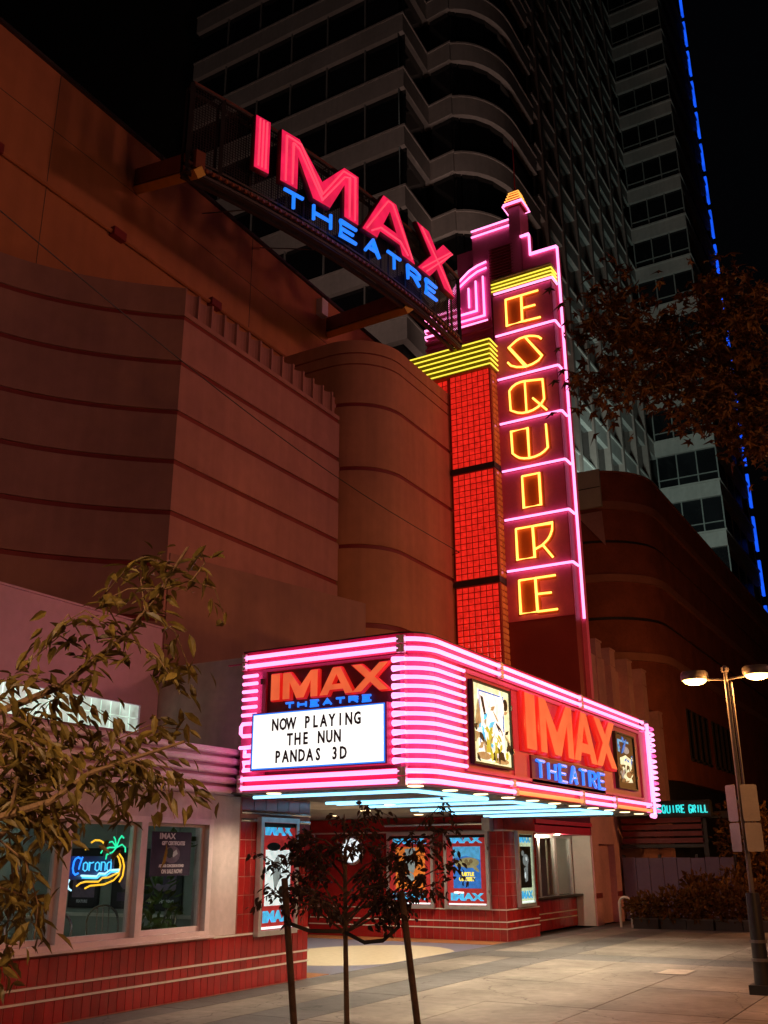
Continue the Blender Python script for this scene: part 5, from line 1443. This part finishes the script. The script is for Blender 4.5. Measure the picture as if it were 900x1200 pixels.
for k in range(5):
    x = -8.15 + k * .72; y = 28.45 + .1 * (k % 2)
    t = thing('planter', 'low dark planter trough with russet shrub, ' + kinds[k], 'planter', (x, y, 0), 0, pls)
    obj('trough', MB().prism([(x - .34, y - .25), (x + .34, y - .25), (x + .34, y + .25), (x - .34, y + .25)], 0, .24), m_dark, t)
    obj('rim', MB().wall([(x - .36, y - .27), (x + .36, y - .27), (x + .36, y + .27), (x - .36, y + .27), (x - .36, y - .25)], .05, .24, .28), m_lampgray, t)
    obj('shrub', cloud((x, y - .05, .54 + .05 * k), (.50, .42, (.32, .42, .50, .52, .50)[k]), 420, lms, rng, .6, 1.3), m_shrub, t, kind='stuff')
for k, (x, y, zc, rx, rz, lab) in enumerate(((-6.95, 29.6, .85, .50, .52, 'round russet bush rising above the planters'), (-6.0, 29.8, .9, .6, .6, 'lower russet bush behind the planters near the lamp pole'))):
    t = thing('bush', lab, 'bush', (x, y, 0), 0, 'bushes behind the planters')
    obj('stem', MB().tube([(x, y, 0), (x, y, zc)], .06, 6, .03), m_bark, t)
    obj('crown', cloud((x, y, zc), (rx, .55, rz), 650, lms, rng, .6, 1.3), m_shrub, t, kind='stuff')
t4 = thing('dark_tree', 'dim russet tree behind the planters with its crown over the teal sign', 'tree', (-5.6, 32.3, 0))
obj('trunk', MB().tube([(-5.6, 32.3, 0), (-5.55, 32.3, 1.6), (-5.7, 32.3, 2.6)], .10, 8, .05), m_bark, t4, smooth=True)
obj('crown', cloud((-5.9, 32.1, 2.25), (.95, .9, 1.15), 1700, lms, rng, .6, 1.4), m_shrub, t4, kind='stuff')

# ================================================================ cafe interior
def rect_loop(x, z): pass
bs = thing('neon_beer_sign', 'glowing neon sign with lettering, palm tree and waves in the cafe window', 'neon sign', (-9.88, 9.7, 1.45))
nb = mat('neon_sign_blue', (.2, .5, .9), .3, 0, emit=(.01, .22, 1.0), estr=2.0); ncy = mat('neon_sign_cyan', (.3, .8, .9), .3, 0, emit=(.06, .55, .95), estr=1.5)
ngr = mat('neon_sign_green', (.2, .9, .5), .3, 0, emit=(.01, .75, .36), estr=1.5); nye = mat('neon_sign_yellow', (.9, .7, .2), .3, 0, emit=(1.0, .48, .02), estr=1.6); nwh = mat('neon_sign_white', (.8, .9, .9), .3, 0, emit=(.45, .80, 1.0), estr=1.7)
WX, WY = lambda a: 9.22 + (a - 275) / 240.0 * .985, lambda b: 2.13 - (b - 270) / 230.0 * .68
def ns(pts, mt, nm, r=.0115): return obj(nm, MB().tube([(-9.88, WX(a), WY(b)) for a, b in pts], r, 6), mt, bs, smooth=True)
obj('backplate', MB().box(-9.93, -9.92, 9.28, 10.05, 1.58, 1.86), mat('sign_backplate', (.04, .07, .22), .4, .05), bs)
ns([(322, 372), (312, 366), (302, 372), (296, 385), (294, 410), (298, 428), (306, 436), (318, 430)], nb, 'neon_letter', .012)
ns([(330, 365), (322, 392), (318, 415)], nb, 'neon_letter', .010)
for k, ch in enumerate('orona'):
    x0 = 336 + k * 25; w = 17; z0, z1 = 386, 422
    if ch == 'o': ns([(x0, z0 + 6), (x0 + w * .5, z0), (x0 + w, z0 + 6), (x0 + w, z1 - 6), (x0 + w * .5, z1), (x0, z1 - 6), (x0, z0 + 6)], ncy, 'neon_letter', .008)
    if ch == 'r': ns([(x0, z1), (x0, z0), (x0 + w * .5, z0 + 4), (x0 + w, z0)], ncy, 'neon_letter', .008)
    if ch == 'n': ns([(x0, z1), (x0, z0), (x0 + w * .7, z0), (x0 + w, z0 + 6), (x0 + w, z1)], ncy, 'neon_letter', .008)
    if ch == 'a': ns([(x0 + w, z0 - 12), (x0 + w, z1), (x0 + w * .4, z1), (x0, z1 - 7), (x0, z0 + 7), (x0 + w * .4, z0), (x0 + w, z0)], ncy, 'neon_letter', .008)
ns([(330, 440), (395, 444), (405, 432), (430, 434), (450, 420), (490, 418)], nwh, 'neon_wave')
ns([(335, 448), (398, 452), (412, 440), (436, 442), (456, 428), (488, 426)], ncy, 'neon_wave')
ns([(315, 482), (330, 470), (350, 465), (405, 466), (420, 452), (445, 450), (490, 430)], nye, 'neon_beach')
ns([(350, 492), (370, 482), (430, 478), (470, 462), (490, 440), (495, 400), (485, 370), (470, 352)], nye, 'palm_trunk')
ns([(495, 470), (508, 445), (512, 405), (502, 372), (482, 348)], nye, 'palm_trunk')
ns([(285, 455), (278, 472), (284, 490), (296, 498)], nwh, 'neon_moon', .011)
ns([(360, 306), (375, 296), (395, 296), (410, 304), (418, 318)], nye, 'neon_sun'); ns([(334, 322), (340, 336)], nye, 'neon_sun', .011)
for fr_ in ([(470, 325), (450, 300), (428, 305), (418, 320)], [(470, 325), (440, 325), (412, 335), (404, 350)], [(470, 325), (455, 345), (430, 355), (428, 375)], [(470, 325), (480, 290), (490, 275), (500, 285)], [(470, 325), (495, 312), (510, 325), (512, 345)], [(470, 325), (462, 290), (455, 280)]):
    ns(fr_, ngr, 'palm_frond', .0095)
obj('hanging_chain', MB().tube([(-9.88, 9.4, 1.98), (-9.88, 9.4, 2.29)], .003, 4).tube([(-9.88, 10.0, 2.1), (-9.88, 10.0, 2.29)], .003, 4), m_alu, bs)
def poster(loc, rz, w, h, label, shapes, words, group, frame=True):
    t = thing('window_poster' if not frame else 'framed_poster', label, 'poster', loc, 0, group)
    if frame:
        o = bpy.data.objects.new('frame', mesh_from('frame', MB().box(-.03, w + .03, -.02, .0, -.03, h + .03), m_black)); o.parent = t; COL.objects.link(o)
    o = bpy.data.objects.new('sheet', mesh_from('sheet', MB().box(0, w, -.026, -.021, 0, h), shapes[0])); o.parent = t; COL.objects.link(o)
    for k, (nm, mt, pl) in enumerate(shapes[1:]):
        m = MB().plate_xz([(x * w, z * h) for x, z in pl], -.030 - .002 * k, -.026)
        o = bpy.data.objects.new(nm, mesh_from(nm, m, mt)); o.parent = t; COL.objects.link(o)
    for s, mt, x, z, hh, wd in words:
        o = bpy.data.objects.new('print_lettering', text_mesh(s, hh * h, mt, wide=wd, ext=.001, align='CENTER', bold=.003)); o.parent = t; o.location = (x * w, -.045, z * h); COL.objects.link(o)
    t.rotation_euler = (0, 0, rz)
    return t
p_dark = mat('paper_plum', (.09, .05, .11), .6, .15, 8); p_white = mat('paper_white', (.75, .72, .78), .6, .05); p_mid = mat('paper_mauve', (.25, .16, .24), .6, .2, 12); p_black = mat('paper_black', (.03, .025, .03), .5, .2)
poster((-9.83, 10.60, 1.60), PI / 2, .82, .58, 'plum gift certificate poster taped inside the right cafe window',
       [p_dark, ('figure_print', p_mid, ellip(.52, .48, .2, .2)), ('shade_print', p_white, [(.55, .42), (.66, .5), (.62, .6), (.52, .52)]), ('figure_print', p_black, ellip(.46, .52, .08, .12))],
       [('IMAX', p_white, .36, .84, .13, 1.25), ('GIFT CERTIFICATES', p_white, .52, .70, .085, .78), ('AS YOUR CONCESSION STAND', p_white, .5, .20, .06, .72), ('ON SALE NOW!', p_white, .52, .06, .09, .8)], 'posters in the cafe', False)
poster((-13.0, 12.24, 1.12), 0, .62, .85, 'small dark framed poster on the cafe back wall below the neon sign', [p_black, ('figure_print', p_mid, rect(.1, .9, .15, .8)), ('shade_print', p_dark, ellip(.5, .5, .3, .2))], [('FEATURE', p_white, .5, .06, .05, 1.0)], 'posters in the cafe')
poster((-12.05, 12.24, 1.12), 0, .55, .85, 'dark framed poster on the cafe back wall seen beside the centre mullion', [p_black, ('figure_print', p_mid, ellip(.5, .55, .3, .25)), ('shade_print', p_dark, rect(.2, .8, .1, .25))], [], 'posters in the cafe')
poster((-11.35, 12.24, 1.10), 0, .70, .85, 'dark framed poster low on the cafe back wall under the gift poster', [p_black, ('figure_print', p_mid, rect(.12, .88, .3, .85)), ('shade_print', p_dark, ellip(.5, .6, .2, .2))], [('NOW SHOWING', p_white, .5, .1, .06, .9)], 'posters in the cafe')
def cafe_chair(loc, rz, label):
    t = thing('cafe_chair', label, 'chair', (0, 0, 0), 0, 'metal chairs in the cafe')
    obj('seat', MB().lathe([(.19, .43), (.20, .445), (.19, .46)], (0, 0, 0), 16), m_alu, t, smooth=True)
    obj('backrest', MB().tube([(-.18, .17, .45), (-.19, .20, .7)] + [(-.19 * math.cos(a), .21, .72 + .17 * math.sin(a)) for a in [PI * k / 10 for k in range(11)]] + [(.19, .20, .7), (.18, .17, .45)], .014, 6), m_chrome, t, smooth=True)
    for k in (-1, 0, 1): obj('slat', MB().tube([(k * .07, .18, .46), (k * .07, .21, .86)], .007, 5), m_chrome, t)
    for sx in (-1, 1):
        for sy in (-1, 1): obj('leg', MB().tube([(sx * .14, sy * .14, .43), (sx * .18, sy * .18, 0)], .012, 6), m_chrome, t, smooth=True)
    t.location = loc; t.rotation_euler = (0, 0, rz)
    return t
ch = cafe_chair((-10.75, 9.75, .02), .5, 'metal cafe chair below the left of the neon sign')
ch.scale = (1.3, 1.3, 1.3)
for loc, rz, lab in (((-11.0, 10.35, .02), 2.6, 'metal cafe chair behind the table under the neon sign'), ((-11.2, 11.35, .02), 1.2, 'metal cafe chair beside the centre mullion'), ((-10.75, 11.75, .02), -.5, 'metal cafe chair in the right cafe window under the poster'), ((-10.6, 8.5, .02), .3, 'metal cafe chair seen through the left edge window leaves')):
    c = dup(ch, label=lab); c.location = loc; c.scale = (1.3, 1.3, 1.3); c.rotation_euler = (0, 0, rz)
for (x, y, lab) in ((-10.75, 10.55, 'small round cafe table under the neon sign'), (-11.4, 11.9, 'round cafe table behind the right cafe window')):
    t = thing('cafe_table', lab, 'table', (x, y, .02), 0, 'tables in the cafe')
    obj('tabletop', MB().lathe([(.34, .73), (.35, .745), (.34, .76)], (x, y, 0), 20), m_alu, t)
    obj('pedestal', MB().lathe([(.22, .02), (.22, .04), (.03, .06), (.03, .73)], (x, y, 0), 12), m_dark, t)
pt = thing('potted_plant', 'leafy green potted plant in the right corner of the cafe window', 'plant', (-10.35, 11.45, .02))
obj('pot', MB().lathe([(.13, .0), (.17, .34), (.18, .36), (.15, .36)], (-10.35, 11.45, .3), 14), m_blade_dk, pt)
obj('stand', MB().box(-10.5, -10.2, 11.3, 11.6, .02, .3), m_dark, pt)
m_green = mat('leaf_green', (.10, .17, .04), .45, .3, 8, trans=.2)
lmg = leaf_mesh('leaf', .22, .11, m_green)
obj('leaves', cloud((-10.35, 11.45, 1.15), (.28, .25, .55), 90, lmg, rng, .6, 1.1), m_green, pt, kind='stuff')
pv = thing('hanging_vine', 'trailing green vine hanging at the right end of the cafe window', 'plant', (-10.1, 11.55, 2.2))
obj('leaves', cloud((-10.1, 11.5, 2.05), (.12, .16, .25), 40, lmg, rng, .5, .8), m_green, pv, kind='stuff')
obj('hook', MB().tube([(-10.1, 11.5, 2.2), (-10.1, 11.5, 2.66)], .005, 4), m_dark, pv)
for fx, fy, lab in ((-11.6, 9.8, 'cyan white fluorescent strip on the cafe ceiling above the neon sign'), (-11.9, 6.6, 'added fluorescent strip on the cafe ceiling behind the left edge leaves')):  # the second strip is added to brighten the cafe
  fl = thing('ceiling_light', lab, 'ceiling light', (fx, fy, 2.6), 0, 'fluorescent strips in the cafe')
  obj('housing', MB().box(fx - .1, fx + .1, fy - .6, fy + .6, 2.61, 2.659), m_white, fl)
  obj('tube', MB().tube([(fx, fy - .55, 2.58), (fx, fy + .55, 2.58)], .02, 8), m_fluoro, fl)
# fluorescent strip on the cafe ceiling above the neon sign', 'ceiling light', (-11.6, 9.8, 2.6))
